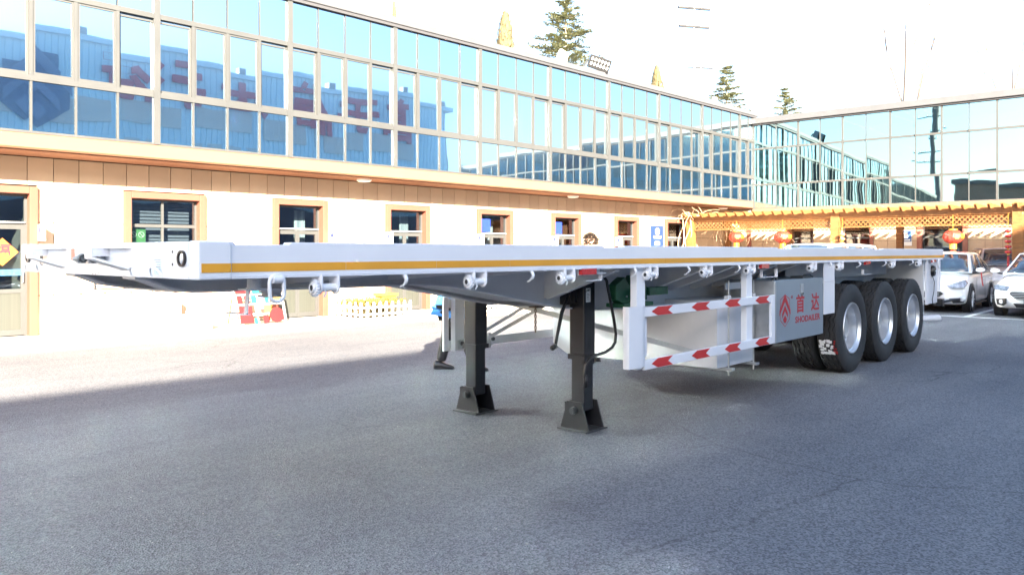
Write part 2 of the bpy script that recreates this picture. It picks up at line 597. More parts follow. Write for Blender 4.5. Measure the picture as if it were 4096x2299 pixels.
POSTS = [1.60 + 2.62 * k for k in range(-9, 9)]
me_post = MB().box((-0.055, GY - 0.05, ZG0), (0.055, GY + 0.06, ZR - 0.045)).mesh("post", M_ALU)
for t in POSTS + [23.62]:
    link("post", me_post, LB, (t, 0, 0))
me_m1 = MB().box((-0.015, GY - 0.03, ZG0), (0.02, GY + 0.03, ZT1 - 0.045)).mesh("mullion", M_ALU)
me_m2 = MB().box((-0.027, GY - 0.035, ZT1 + 0.045), (0.027, GY + 0.03, ZT2 - 0.045)).mesh("mullion", M_ALU)
me_m3 = MB().box((-0.007, GY - 0.025, ZT2 + 0.045), (0.014, GY + 0.03, ZR - 0.045)).mesh("mullion", M_ALU)
ends = POSTS + [25.18]
for k in range(len(ends) - 1):
    a, b = ends[k], ends[k + 1]
    e = min(b, 23.62)
    for z, h in ((ZT1, 0.045), (ZT2, 0.045), (ZG0 + 0.012, 0.02)):
        MB().box((a + 0.057, GY - 0.04, z - h), (e - 0.057, GY + 0.04, z + h)).build("transom", M_ALU, LB)
    w = 2.62 / 4
    for q in range(4):
        x0, x1 = a + q * w, a + (q + 1) * w
        if x0 > 23.5:
            break
        x1 = min(x1, 23.62)
        if q > 0:
            for me in (me_m1, me_m2, me_m3):
                link("mullion", me, LB, (x0, 0, 0))
        for row, (z0, z1) in enumerate(((ZG0 + 0.03, ZT1 - 0.045), (ZT1 + 0.045, ZT2 - 0.045), (ZT2 + 0.045, ZR - 0.047))):
            gl = 0.02 if q == 0 else 0.02
            gr = 0.02
            y = GY + (0.035 if (row == 1 and q in (0, 3)) else 0.0)
            pn = MB().box((-(x1 - x0) / 2 + gl, -0.004, -(z1 - z0) / 2), ((x1 - x0) / 2 - gr, 0.004, (z1 - z0) / 2)).build("glass_pane", GLASS_L, LB)
            pn.location = ((x0 + x1) / 2, y, (z0 + z1) / 2)
            pn.rotation_euler = (random.gauss(0, R(0.20)), 0, random.gauss(0, R(0.22)))
            if row == 1:
                # sash frame round the pane
                fr = MB()
                fw = 0.034
                X0, X1, Z0, Z1 = x0 + 0.028, x1 - 0.028, z0 + 0.002, z1 - 0.002
                if q in (0, 3):
                    Z1 -= 0.03
                yy = y - 0.022
                fr.box((X0, yy, Z0), (X0 + fw, yy + 0.014, Z1))
                fr.box((X1 - fw, yy, Z0), (X1, yy + 0.014, Z1))
                fr.box((X0 + fw, yy, Z0), (X1 - fw, yy + 0.014, Z0 + fw * 1.5))
                fr.box((X0 + fw, yy, Z1 - fw), (X1 - fw, yy + 0.014, Z1))
                fr.build("sash_frame", M_ALU, LB)
# safety railing behind the lower panes
for k in range(len(POSTS)):
    a = POSTS[k]
    b = min(a + 2.62, 23.6)
    r = MB()
    n = int((b - a - 0.2) / 0.125)
    for i in range(n + 1):
        x = a + 0.12 + i * 0.125
        r.box((x - 0.006, GY + 0.16, 3.36), (x + 0.006, GY + 0.172, 4.12))
    r.box((a + 0.06, GY + 0.155, 4.12), (b - 0.06, GY + 0.185, 4.15))
    r.build("railing", M_WPLAST, LB)

# ---- ground floor wall
OPEN = [(-1.15, -0.18, 0.0, 2.46, 'D'), (1.47, 2.74, 0.95, 2.47, 'W'), (4.44, 5.50, 0.0, 2.48, 'D'), (7.35, 8.42, 0.0, 2.48, 'D'), (10.30, 11.38, 0.0, 2.48, 'D'),
        (13.25, 14.30, 0.0, 2.48, 'D'), (16.26, 17.28, 0.0, 2.48, 'D'), (19.10, 20.20, 0.0, 2.48, 'D'), (-4.6, -3.4, 0.95, 2.47, 'W')]
OPEN.sort()
back = MB()
cur = T0
for (a, b, z0, z1, k) in OPEN:
    back.box((cur, 0.0, 0), (a - 0.02, 0.28, 3.1))
    back.box((a - 0.02, 0.0, z1 + 0.02), (b + 0.02, 0.28, 3.1))
    if z0 > 0:
        back.box((a - 0.02, 0.0, 0), (b + 0.02, 0.28, z0 - 0.02))
    cur = b + 0.02
back.box((cur, 0.0, 0), (24.3, 0.28, 3.1))
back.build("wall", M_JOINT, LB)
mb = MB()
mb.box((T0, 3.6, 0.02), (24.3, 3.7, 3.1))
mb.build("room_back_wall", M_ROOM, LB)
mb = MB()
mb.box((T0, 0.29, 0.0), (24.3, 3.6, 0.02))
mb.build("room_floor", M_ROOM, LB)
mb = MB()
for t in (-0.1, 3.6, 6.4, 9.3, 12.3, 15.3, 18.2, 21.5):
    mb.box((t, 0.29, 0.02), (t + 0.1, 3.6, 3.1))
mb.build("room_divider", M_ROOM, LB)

cols = [-6.2]
while cols[-1] < 24.2:
    x = cols[-1] + 0.40
    cols.append(x)
rows = [0.06, 0.73, 1.98, 2.61, 3.09]
tile_cache = {}
cnt = 0
for i in range(len(cols) - 1):
    x0, x1 = cols[i] + 0.006, cols[i + 1] - 0.006
    for j in range(4):
        z0, z1 = rows[j] + 0.006, rows[j + 1] - 0.006
        segs = [(x0, x1, z0, z1)]
        for (a, b, oz0, oz1, k) in OPEN:
            oa, ob, za, zb = a - 0.13, b + 0.13, (oz0 - 0.12 if oz0 > 0 else -1), oz1 + 0.125
            ns = []
            for (p, q, u, v) in segs:
                if q <= oa or p >= ob or v <= za or u >= zb:
                    ns.append((p, q, u, v))
                    continue
                if p < oa: ns.append((p, oa, u, v))
                if q > ob: ns.append((ob, q, u, v))
                p2, q2 = max(p, oa), min(q, ob)
                if v > zb: ns.append((p2, q2, zb, v))
                if u < za: ns.append((p2, q2, u, za))
            segs = ns
        for (p, q, u, v) in segs:
            if q - p < 0.02 or v - u < 0.02:
                continue
            if p < -5 and j < 3 and cnt > 290:
                continue
            key = (round(q - p, 3), round(v - u, 3), (i * 7 + j) % 2)
            if key not in tile_cache:
                tile_cache[key] = MB().box((0, -0.030, 0), (q - p, -0.001, v - u)).mesh("stone_panel", M_TILE if key[2] else M_TILE2)
            link("stone_panel", tile_cache[key], LB, (p, random.uniform(-0.001, 0.001), u))
            cnt += 1
mb = MB()
mb.box((T0, -0.03, 0.0), (24.2, -0.001, 0.06))
# door/window assemblies
for idx, (a, b, z0, z1, kind) in enumerate(OPEN):
    f = MB()
    zb = z0 - 0.12 if z0 > 0 else 0.056
    w = 0.128
    pr = -0.10
    f.box((a - w, pr, zb), (a, 0.14, z1 + 0.12))
    f.box((b, pr, zb), (b + w, 0.14, z1 + 0.12))
    f.box((a, pr + 0.0006, z1), (b, 0.14, z1 + 0.1195))
    if z0 > 0:
        f.box((a, pr + 0.0006, zb), (b, 0.14, z0))
    f.build("stone_surround", M_SURR, LB, bevel=0.008)
    root = LB
    if kind == 'W':
        wn = MB()
        yy = 0.06
        fw = 0.035
        mid = (a + b) / 2 - 0.02
        zt = 1.97
        wn.box((a, yy, z0), (a + fw, yy + 0.05, z1))
        wn.box((b - fw, yy, z0), (b, yy + 0.05, z1))
        wn.box((a + fw, yy, z1 - fw), (b - fw, yy + 0.05, z1))
        wn.box((a + fw, yy, z0), (b - fw, yy + 0.05, z0 + fw))
        wn.box((a + fw, yy - 0.002, zt - 0.03), (b - fw, yy + 0.052, zt + 0.03))
        wn.box((mid - 0.022, yy + 0.001, z0 + fw), (mid + 0.022, yy + 0.049, z1 - fw))
        win = wn.build("window", M_ALU, LB)
        for (p, q) in ((a + fw, mid - 0.022), (mid + 0.022, b - fw)):
            for (u, v) in ((z0 + fw, zt - 0.03), (zt + 0.03, z1 - fw)):
                MB().box((p, yy + 0.02, u), (q, yy + 0.026, v)).build("pane", GLASS_D, win)
        bl = MB()
        for k in range(22):
            zz = z0 + 0.07 + k * 0.067
            bl.box((a + 0.06, 0.32, zz), (b - 0.04, 0.36, zz + 0.048))
        bl.build("blind", M_DBLUE if False else mat("slate_blind", (0.10, 0.11, 0.16), 0.6), win)
        if a > 0:
            MB().box((a + 0.05, 0.135, 1.35), (a + 0.33, 0.14, 1.93)).build("green_notice", mat("green_notice", (0.05, 0.16, 0.06), 0.6), win)
            for cx in (a + 0.11, a + 0.25):
                rg = MB()
                rg.tube([(cx + 0.05 * cos(i * pi / 10), 0.13, 1.80 + 0.05 * sin(i * pi / 10)) for i in range(20)], 0.004, 5, True)
                rg.tube([(cx - 0.035, 0.13, 1.835), (cx + 0.035, 0.13, 1.765)], 0.004, 5)
                rg.build("notice_sign", M_PAPER, win)
            MB().box((a + 0.03, 0.30, 1.2), (a + 0.16, 0.31, 2.46)).build("curtain", M_CURT, win)
    else:
        yy = 0.07
        dn = MB()
        fw = 0.04
        zt = 1.99
        dn.box((a, yy, 0.056), (a + fw, yy + 0.06, z1))
        dn.box((b - fw, yy, 0.056), (b, yy + 0.06, z1))
        dn.box((a + fw, yy, z1 - fw), (b - fw, yy + 0.06, z1))
        dn.box((a + fw, yy - 0.002, zt - 0.045), (b - fw, yy + 0.062, zt))
        door = dn.build("door", M_ALU, LB)
        MB().box((a + fw, yy + 0.03, zt), (b - fw, yy + 0.036, z1 - fw)).build("transom_pane", GLASS_D, door)
        st = MB()
        for k in range(26):
            x = a + fw + 0.01 + k * (b - a - 2 * fw) / 26
            st.cyl((x, yy - 0.03, zt - 0.015), (x + 0.025, yy - 0.03, zt - 0.015), 0.012, 6)
        st.build("door_curtain_rail", M_WPLAST, door)
        leaves = [(a + fw, b - fw)] if idx in (1,) else [(a + fw, (a + b) / 2 - 0.001), ((a + b) / 2 + 0.001, b - fw)]
        for (p, q) in leaves:
            lf = MB()
            s = 0.05
            y0 = yy + 0.012
            lf.box((p, y0, 0.066), (p + s, y0 + 0.035, zt - 0.05))
            lf.box((q - s, y0, 0.066), (q, y0 + 0.035, zt - 0.05))
            lf.box((p + s, y0, zt - 0.13), (q - s, y0 + 0.035, zt - 0.05))
            lf.box((p + s, y0, 0.066), (q - s, y0 + 0.035, 0.16))
            lf.box((p + s, y0, 0.78), (q - s, y0 + 0.035, 0.85))
            lf.build("door_leaf", M_ALU, door)
            MB().box((p + s, y0 + 0.014, 0.16), (q - s, y0 + 0.02, 0.78)).build("door_panel", M_DOORP, door)
            MB().box((p + s, y0 + 0.014, 0.85), (q - s, y0 + 0.02, zt - 0.13)).build("pane", GLASS_D, door)
            hd = MB()
            hd.tube([(q - 0.025, y0 - 0.0, 0.95), (q - 0.025, y0 - 0.05, 0.97), (q - 0.025, y0 - 0.05, 1.13), (q - 0.025, y0, 1.15)], 0.009, 6)
            hd.build("handle", M_STEEL, door)
        if idx > 2 and idx < 7:
            MB().box((a + 0.06, 0.5, 1.2), (a + 0.26, 0.53, 2.4)).build("curtain", M_CURT, door)
            MB().box((b - 0.36, 0.5, 1.2), (b - 0.10, 0.53, 2.4)).build("curtain", M_CURT, door)
        if idx in (5, 6):
            MB().box((a + 0.05, yy + 0.024, 1.98 + 0.03), (a + 0.5, yy + 0.028, 2.36)).build("blue_sticker", M_BLUE, door)

# soffit lamps
for t in (-0.95, 6.3, 13.56, 22.1):
    o = MB().lathe([(0.0, -0.06), (0.13, -0.055), (0.165, -0.03), (0.17, 0.0)], (0, 0, 0), 'z', 24).build("soffit_lamp", M_WPLAST, LB, smooth=True)
    o.location = (t, -0.5, 3.10)

# things fixed to the left building (each its own thing)
SGN = "small white room number boxes beside the doors"
for i, (t, lab) in enumerate([(-0.03, "white room number box on the stone jamb beside the door with the red diamond"),
                              (5.68, "white room number box on the jamb of the door behind the coloured rack"),
                              (7.20, "white room number box on the left jamb of the door with purple curtains"),
                              (10.14, "white room number box on the jamb of the fourth doorway"),
                              (13.08, "white room number box on the jamb of the fifth doorway, near the standing head"),
                              (16.12, "white room number box left of the doorway with the blue sticker")]):
    b_ = MB()
    b_.box((-0.03, -0.24, -0.14), (0.03, 0.0, 0.14))
    o = b_.build("room_number_box", M_WPLAST, bevel=0.008)
    o.location = ML @ Vector((t, -0.10, 1.80))
    o.rotation_euler = (0, 0, ANG_L)
    tag(o, lab, "door sign", SGN)
    MB().box((-0.0325, -0.17, 0.0), (-0.0305, -0.07, 0.09)).build("number_print", M_BLUE, o)

# red diamond and blue strip on the first door
t_ = thing("fortune_diamond", "orange diamond paper with a red fortune character on the left glass door", "door decoration", ML @ Vector((-0.54, 0.07, 1.475)), ANG_L)
MB().prism([(-0.235, 0), (0, -0.235), (0.235, 0), (0, 0.235)], 'y', -0.002, 0.002).build("diamond_paper", mat("orange_paper", (0.38, 0.12, 0.02), 0.5), t_)
text("fortune_character", "福", 0.25, M_SIGNRED, t_, (0, -0.004, 0), (R(90), 0, 0), 0.001, 0.006)
t_ = thing("motto_strip", "light blue motto strip stuck across the left glass door", "door sticker", ML @ Vector((-0.67, 0.07, 1.13)), ANG_L)
MB().box((-0.45, -0.002, -0.05), (0.45, 0.002, 0.05)).build("strip", M_LBLUE, t_)
text("motto_text", "诚于心 立于品", 0.085, M_DBLUE, t_, (0.13, -0.004, 0), (R(90), 0, 0))

# blue poster between the last two doors
t_ = thing("wall_poster", "tall blue poster with a white emblem on the stone wall between the last doors", "poster", ML @ Vector((18.5, -0.028, 1.95)), ANG_L)
MB().box((-0.37, -0.03, -0.42), (0.37, 0, 0.42)).build("board", M_BLUE, t_)
em = MB()
em.prism([(0.13 * cos(i * pi / 6) * (1 if i % 2 else 0.86), 0.22 + 0.13 * sin(i * pi / 6) * (1 if i % 2 else 0.86)) for i in range(12)], 'y', -0.034, -0.031)
em.box((-0.22, -0.034, -0.01), (0.22, -0.031, 0.07))
em.box((-0.14, -0.034, -0.24), (0.14, -0.031, -0.12))
em.box((-0.09, -0.034, -0.36), (0.09, -0.031, -0.29))
em.build("emblem", M_PAPER, t_)

# roof floodlights
t_ = thing("roof_floodlight", "black roof floodlight with twelve round lenses tilted over the roof edge", "floodlight", ML @ Vector((14.25, -0.93, 6.98)), ANG_L + R(12))
MB().box((-0.33, -0.02, -0.19), (0.33, 0.10, 0.19)).build("housing", M_HORN, t_, bevel=0.02)
ln = [MB().lathe([(0.0, -0.02), (0.025, -0.018), (0.034, 0.0)], (0, 0, 0), 'y', 12).mesh("lens", M_LAMP)]
for i in range(6):
    for j in range(2):
        o = link("lens", ln[0], t_, (-0.25 + i * 0.10, -0.022, -0.07 + j * 0.14))
        o.scale = (1.0, 1, 1.5)
MB().tube([(-0.36, 0.1, -0.0), (-0.40, 0.12, -0.15), (-0.40, 0.12, -0.24)], 0.03, 8).build("bracket", M_IRON, t_)
t_.rotation_euler = (R(12), R(16), ANG_L + R(-34))
t_ = thing("roof_floodlight", "pale floodlight seen from behind on the roof in front of the spreading cedar", "floodlight", ML @ Vector((13.0, -0.6, 7.02)), ANG_L)
MB().prism([(-0.19, -0.17), (0.19, -0.17), (0.15, 0.17), (-0.15, 0.17)], 'y', -0.03, 0.08).build("housing", M_WPLAST, t_, bevel=0.015)
MB().cyl((0, 0.03, -0.17), (0, 0.03, -0.30), 0.02).build("bracket", M_STEEL, t_)
t_.rotation_euler = (R(10), R(14), ANG_L)
t_ = thing("roof_floodlight", "small square floodlight far along the roof edge near the building corner", "floodlight", ML @ Vector((20.9, -0.85, 6.86)), ANG_L)
MB().box((-0.14, -0.03, -0.10), (0.14, 0.04, 0.10)).build("housing", M_STEEL, t_, bevel=0.01)
MB().cyl((0, 0.0, -0.1), (0, 0.0, -0.13), 0.02).build("bracket", M_STEEL, t_)

# washing trough, taps
t_ = thing("washing_trough", "white tiled washing trough with taps against the wall left of the coloured rack", "trough", OL, ANG_L)
tr = MB()
tr.box((0.22, -1.30, 0.03), (2.45, -1.18, 0.36))
tr.box((0.22, -1.18, 0.03), (0.34, -0.40, 0.36))
tr.box((2.33, -1.18, 0.03), (2.45, -0.40, 0.36))
tr.box((0.34, -1.18, 0.03), (2.33, -0.40, 0.12))
tr.build("basin", mat("white_glazed_tile", (0.74, 0.73, 0.70), 0.3, var=0.03), t_, bevel=0.01)
MB().box((0.22, -0.40, 0.03), (2.25, -0.03, 0.60)).build("ledge", MATS["white_glazed_tile"], t_, bevel=0.01)
MB().box((0.5, -0.52, 0.40), (2.05, -0.405, 0.44)).build("shelf_edge", MATS["white_glazed_tile"], t_)
for x in (0.55, 0.95, 1.40, 1.78):
    tp = MB()
    tp.tube([(x, -0.022, 0.80), (x, -0.14, 0.80), (x, -0.17, 0.775), (x, -0.17, 0.74)], 0.014, 8)
    tp.tube([(x - 0.03, -0.09, 0.83), (x + 0.03, -0.09, 0.83)], 0.008, 6)
    tp.cyl((x, -0.09, 0.80), (x, -0.09, 0.83), 0.008)
    tp.build("tap", M_STEEL, t_, smooth=True)
pp = MB()
pp.tube([(2.28, -0.05, 0.70), (2.28, -0.05, 0.86), (2.95, -0.05, 0.87)], 0.018, 8)
tag(pp.build("water_pipe", mat("copper_pipe", (0.55, 0.30, 0.12), 0.4, 0.4)), "orange water pipe along the wall right of the washing trough", "pipe")
bpy.data.objects["water_pipe"].location = OL
bpy.data.objects["water_pipe"].rotation_euler = (0, 0, ANG_L)

# broom
t_ = thing("straw_broom", "straw broom head lying on the pavement beside the first door jamb", "broom", (3.15, 11.35, 0.056), R(-3))
br = MB()
for i in range(60):
    x = random.uniform(-0.17, 0.17)
    y = random.uniform(-0.03, 0.03)
    k = random.uniform(0.9, 1.2)
    br.tube([(x * k, y - 0.03, 0.0), (x * 0.8, y, 0.11)], [0.007, 0.004], 4)
br.build("bristles", M_STRAW, t_)
MB().box((-0.14, -0.03, 0.105), (0.14, 0.03, 0.15)).build("binding", mat("broom_binding", (0.5, 0.3, 0.25), 0.7), t_, bevel=0.008)

# coloured rack
t_ = thing("display_rack", "leaning white rack of red teal and yellow panels standing on the pavement", "rack", (6.42, 10.38, 0.056), R(-6))
tilt = Matrix.Rotation(R(-20), 4, 'X')
rk = MB()
Wd, Hh = 1.02, 0.95
for x in (-Wd / 2, Wd / 2 - 0.03):
    rk.box((x, -0.012, 0.0), (x + 0.03, 0.012, Hh), tilt)
for z in (0.0, 0.22, 0.42, 0.62, Hh - 0.03):
    rk.box((-Wd / 2 + 0.03, -0.012, z), (Wd / 2 - 0.03, 0.012, z + 0.03), tilt)
rk.build("frame", M_WPLAST, t_)
lg = MB()
for x in (-0.42, 0.42):
    lg.tube([tilt @ Vector((x, 0.0, Hh - 0.05)), (x, 0.62, 0.01)], 0.012, 6)
lg.tube([(-0.42, 0.5, 0.12), (0.42, 0.5, 0.12)], 0.01, 6)
lg.build("leg", M_WOOD, t_)
pan = [(-0.45, -0.14, 0.64, 0.89, M_REDP), (-0.12, 0.10, 0.64, 0.74, M_TEAL), (0.12, 0.28, 0.64, 0.89, M_REDP), (0.30, 0.45, 0.64, 0.86, M_COLR),
       (-0.43, -0.33, 0.45, 0.61, M_REDP), (-0.29, -0.19, 0.45, 0.61, M_REDP), (-0.15, -0.05, 0.45, 0.61, M_TEAL), (-0.02, 0.09, 0.45, 0.61, M_COLR),
       (0.12, 0.20, 0.45, 0.61, M_TEAL), (0.24, 0.45, 0.45, 0.60, M_YEL),
       (-0.42, -0.16, 0.06, 0.40, M_REDP), (-0.14, -0.08, 0.03, 0.16, M_TEAL), (0.08, 0.22, 0.25, 0.40, M_YEL), (0.04, 0.15, 0.03, 0.20, M_REDP), (-0.10, 0.0, 0.25, 0.4, M_WPLAST)]
for (a, b, c, d, m) in pan:
    MB().box((a, -0.022, c), (b, -0.012, d), tilt).build("colour_panel", m, t_)
ds = MB().lathe([(0.0, -0.03), (0.145, -0.028), (0.15, -0.014), (0.0, -0.012)], (0, 0, 0), 'y', 28)
ds.v = [tuple(tilt @ (Vector(p) + Vector((0.32, 0, 0.20)))) for p in ds.v]
ds.build("round_sign", M_REDP, t_, smooth=True)

# hedge planters
def leafy(n, size, box, seed=1, ell=None):
    random.seed(seed)
    m = MB()
    for i in range(n):
        c = Vector((random.uniform(box[0], box[1]), random.uniform(box[2], box[3]), random.uniform(box[4], box[5])))
        s = size * random.uniform(0.6, 1.4)
        q = Matrix.Translation(c) @ Matrix.Rotation(random.uniform(0, 6.3), 4, 'Z') @ Matrix.Rotation(random.uniform(-1.2, 1.2), 4, 'X')
        m.add([(-s * 0.4, 0, 0), (0, -s * 0.1, s * 0.9), (s * 0.4, 0, 0), (0, s * 0.12, -s * 0.8)], [(0, 1, 2, 3)], q)
    random.seed(seed + 99)
    return m


me_picket = MB().prism([(-0.028, 0), (0.028, 0), (0.028, 0.30), (0.012, 0.335), (-0.012, 0.335), (-0.028, 0.30)], 'y', -0.008, 0.008).mesh("picket", M_WPLAST)
pl_x = [(8.30, "hedge planter with white picket fence between the second and third doors"), (11.15, "hedge planter with white picket fence just left of the blue jacketed person"),
        (14.1, "hedge planter with white picket fence seen under the deck right of the near rear leg"), (17.0, "far hedge planter with white picket fence seen under the deck beside the chain")]
PG = "picket fenced hedge planters along the pavement"
for k, (ux, lab) in enumerate(pl_x):
    PL, PD = 1.28, 1.15
    org = Vector((ux, 9.78 - (ux - 8.3) * 0.048, 0.0))
    t_ = thing("hedge_planter", lab, "planter", org, ANG_L, PG)
    kb = MB()
    kb.box((-0.03, -0.03, 0.0), (PL + 0.12, 0.08, 0.10))
    kb.box((-0.03, 0.08, 0.0), (0.08, PD, 0.10))
    kb.box((PL + 0.02, 0.08, 0.0), (PL + 0.12, PD, 0.10))
    kb.build("kerb", M_WPLAST, t_, bevel=0.008)
    MB().box((0.08, 0.08, 0.0), (PL + 0.02, PD, 0.08)).build("soil", mat("soil", (0.10, 0.07, 0.05), 0.95), t_)
    n = 9
    for i in range(n):
        link("picket", me_picket, t_, (0.02 + i * PL / (n - 1), 0.02, 0.10))
    for i in range(1, 6):
        link("picket", me_picket, t_, (0.02, 0.02 + i * 0.2, 0.10), (0, 0, R(90)))
    rl = MB()
    for z in (0.16, 0.30):
        rl.box((0.0, 0.03, z), (PL + 0.05, 0.04, z + 0.035))
        rl.box((0.03, 0.04, z), (0.04, PD, z + 0.035))
    rl.build("rail", M_WPLAST, t_)
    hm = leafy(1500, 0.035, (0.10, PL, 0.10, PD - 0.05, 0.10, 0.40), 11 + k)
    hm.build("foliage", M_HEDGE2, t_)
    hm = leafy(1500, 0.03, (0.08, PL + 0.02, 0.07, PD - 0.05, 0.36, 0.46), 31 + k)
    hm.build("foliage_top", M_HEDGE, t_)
bx = MB()
bx.box((9.30, 10.35, 0.50), (9.78, 10.65, 0.56))
bx.box((9.34, 10.38, 0.462), (9.74, 10.62, 0.50))
tag(bx.build("wooden_tray", M_YEL), "flat yellow wooden tray lying on the hedge beside the purple curtained door", "tray")

# ================================================================ RIGHT GLASS WING
RB = thing("glass_wing", "two-storey glass wing closing the yard behind the timber pergola", "building", OR, ANG_R)
Z0, Z1_, Z2_, Z3 = 3.09, 3.99, 5.34, 6.26
S1 = 18.0
MB().box((-1.0, 0.05, 2.95), (S1, 5, 3.08)).build("floor_slab", M_CONC, RB)
MB().box((-0.02, -0.06, 2.90), (S1, 0.05, Z0)).build("fascia_band", M_FASCIA, RB)
MB().box((-0.15, -0.16, Z3 + 0.02), (S1, 6, Z3 + 0.24)).build("roof", M_FLASH, RB, bevel=0.015)
MB().box((0.0, -0.10, Z3 - 0.03), (S1, 0.05, Z3 + 0.017)).build("gutter", M_ALU_D, RB)
mb = MB()
mb.box((0.2, 3.0, 3.08), (S1, 3.1, 6.4))
mb.box((0.2, 0.3, 6.3), (S1, 6, 6.4))
mb.build("interior_wall", M_GLASSROOM, RB)
MB().box((S1, -0.1, 0), (S1 + 0.2, 6, 6.6)).build("end_wall", M_FASCIA, RB)
st = [0.0, 0.87] + [1.69 + 0.778 * k for k in range(21)]
for i, x in enumerate(st):
    big = (i % 2 == 0)
    w = 0.030 if big else 0.014
    for (a, b) in ((Z0 + 0.03, Z1_ - 0.035), (Z1_ + 0.035, Z2_ - 0.035), (Z2_ + 0.035, Z3 - 0.03)):
        MB().box((x - w, -0.05 if big else -0.035, a), (x + w, 0.04, b)).build("mullion", M_ALU, RB)
    if i + 1 < len(st):
        x1 = st[i + 1]
        for z, h in ((Z0 + 0.015, 0.015), (Z1_, 0.035), (Z2_, 0.035)):
            MB().box((x - w + 0.001, -0.04, z - h), (x1 + w - 0.071 if big else x1 - 0.036, 0.04, z + h)).build("transom", M_ALU, RB)
        for row, (a, b) in enumerate(((Z0 + 0.03, Z1_ - 0.035), (Z1_ + 0.035, Z2_ - 0.035), (Z2_ + 0.035, Z3 - 0.03))):
            cxm, hw = (x + x1) / 2, (x1 - x) / 2 - 0.02
            pn = MB().box((-hw, -0.004, -(b - a) / 2), (hw, 0.004, (b - a) / 2)).build("glass_pane", GLASS_R, RB)
            pn.location = (cxm, 0.0, (a + b) / 2)
            pn.rotation_euler = (random.gauss(0, R(0.25)), 0, random.gauss(0, R(0.25)))
# ground floor of the wing
WY = 0.75
segs = [(-3.2, -2.1, 'w'), (-2.1, -1.55, 'g'), (-1.55, -0.55, 'w'), (-0.55, -0.40, 'p'), (-0.40, 0.95, 'w'), (0.95, 1.98, 'g'), (1.98, 3.02, 'w'), (3.02, 3.95, 'g'), (3.95, 4.06, 'p'),
        (4.06, 5.46, 'w'), (5.46, 5.62, 'p'), (5.62, 6.83, 'g'), (6.83, 6.98, 'p'), (6.98, 9.4, 'w'), (9.4, 9.55, 'p'), (9.55, 10.8, 'g'), (10.8, 18, 'w')]
segs = [s for s in segs if s[1] <= -0.4 or True]
bk = MB()
for (a, b, k) in segs:
    if k == 'w':
        bk.box((a, WY, 0), (b, WY + 0.2, 2.94))
        n = max(1, round((b - a) / 0.47))
        w = (b - a) / n
        for i in range(n):
            for (u, v) in ((0.05, 0.62), (0.62, 1.24), (1.24, 1.86), (1.86, 2.92)):
                MB().box((a + i * w + 0.004, WY - 0.02, u + 0.004), (a + (i + 1) * w - 0.004, WY - 0.001, v - 0.004)).build("stone_panel", M_TILE, RB)
    elif k == 'p':
        MB().box((a, WY - 0.07, 0), (b, WY + 0.2, 2.94)).build("pilaster", M_BROWN, RB, bevel=0.005)
    else:
        wf = MB()
        wf.box((a, WY + 0.05, 0), (a + 0.05, WY + 0.11, 2.94))
        wf.box((b - 0.05, WY + 0.05, 0), (b, WY + 0.11, 2.94))
        wf.box((a + 0.05, WY + 0.05, 1.95), (b - 0.05, WY + 0.11, 2.01))
        wf.box((a + 0.05, WY + 0.05, 2.6), (b - 0.05, WY + 0.11, 2.94))
        wn = wf.build("window", M_ALU, RB)
        MB().box((a + 0.05, WY + 0.07, 0.05), (b - 0.05, WY + 0.076, 1.95)).build("pane", GLASS_D, wn)
        MB().box((a + 0.05, WY + 0.07, 2.01), (b - 0.05, WY + 0.076, 2.6)).build("pane", GLASS_D, wn)
bk.build("wall", M_JOINT, RB)
MB().box((-3.2, WY + 3, 0), (S1, WY + 3.1, 2.94)).build("room_back_wall", M_ROOMD, RB)
pv = MB().box((-3.4, -3.2, -0.05), (S1, WY, 0.05)).build("pavement", M_CONC)
pv.location = OR
pv.rotation_euler = (0, 0, ANG_R)
tag(pv, kind='structure')
# poster on wing
t_ = thing("wall_poster", "blue and white poster on the stone wall under the pergola", "poster", MR @ Vector((5.10, WY - 0.02, 1.95)), ANG_R)
MB().box((-0.20, -0.02, -0.26), (0.20, 0, 0.26)).build("board", M_PAPER, t_)
MB().box((-0.19, -0.024, -0.12), (0.19, -0.021, 0.25)).build("print", mat("mid_blue_print", (0.03, 0.09, 0.3), 0.5), t_)
MB().box((-0.10, -0.028, 0.0), (0.08, -0.025, 0.18)).build("picture", M_PAPER, t_)
MB().box((-0.15, -0.028, -0.09), (0.15, -0.025, -0.04)).build("caption_bar", M_PAPER, t_)
tag(MB().build("x", M_PAPER) if False else t_)

# ================================================================ PERGOLA
PY = -3.60
PB = thing("pergola", "orange timber pergola with lattice frieze in front of the glass wing", "pergola", OR, ANG_R)
PX0, PX1 = -0.95, 13.6
for x in (-0.75, 4.15, 8.92, 13.5):
    MB().box((x - 0.13, PY - 0.10, 0.0), (x + 0.13, PY + 0.13, 2.66 if x < 8 else 2.80)).build("post", M_WOOD, PB, bevel=0.01)
for x in (-0.75, 1.6, 5.25, 8.92, 13.5):
    MB().box((x - 0.10, PY + 2.9, 0.0), (x + 0.10, PY + 3.1, 2.6)).build("post", M_WOOD, PB, bevel=0.01)
MB().box((PX0, PY - 0.05, 2.52), (PX1, PY + 0.05, 2.70)).build("front_beam", M_WOOD, PB, bevel=0.006)
MB().box((PX0, PY + 2.95, 2.52), (PX1, PY + 3.05, 2.70)).build("back_beam", M_WOOD, PB, bevel=0.006)
for yy in (PY, PY + 3.0):
    for (a, b) in ((-0.62, 4.02), (4.28, 8.79), (9.05, 13.37)):
        MB().box((a, yy - 0.025, 2.215), (b, yy + 0.025, 2.245)).build("lattice_rail", M_WOOD, PB)
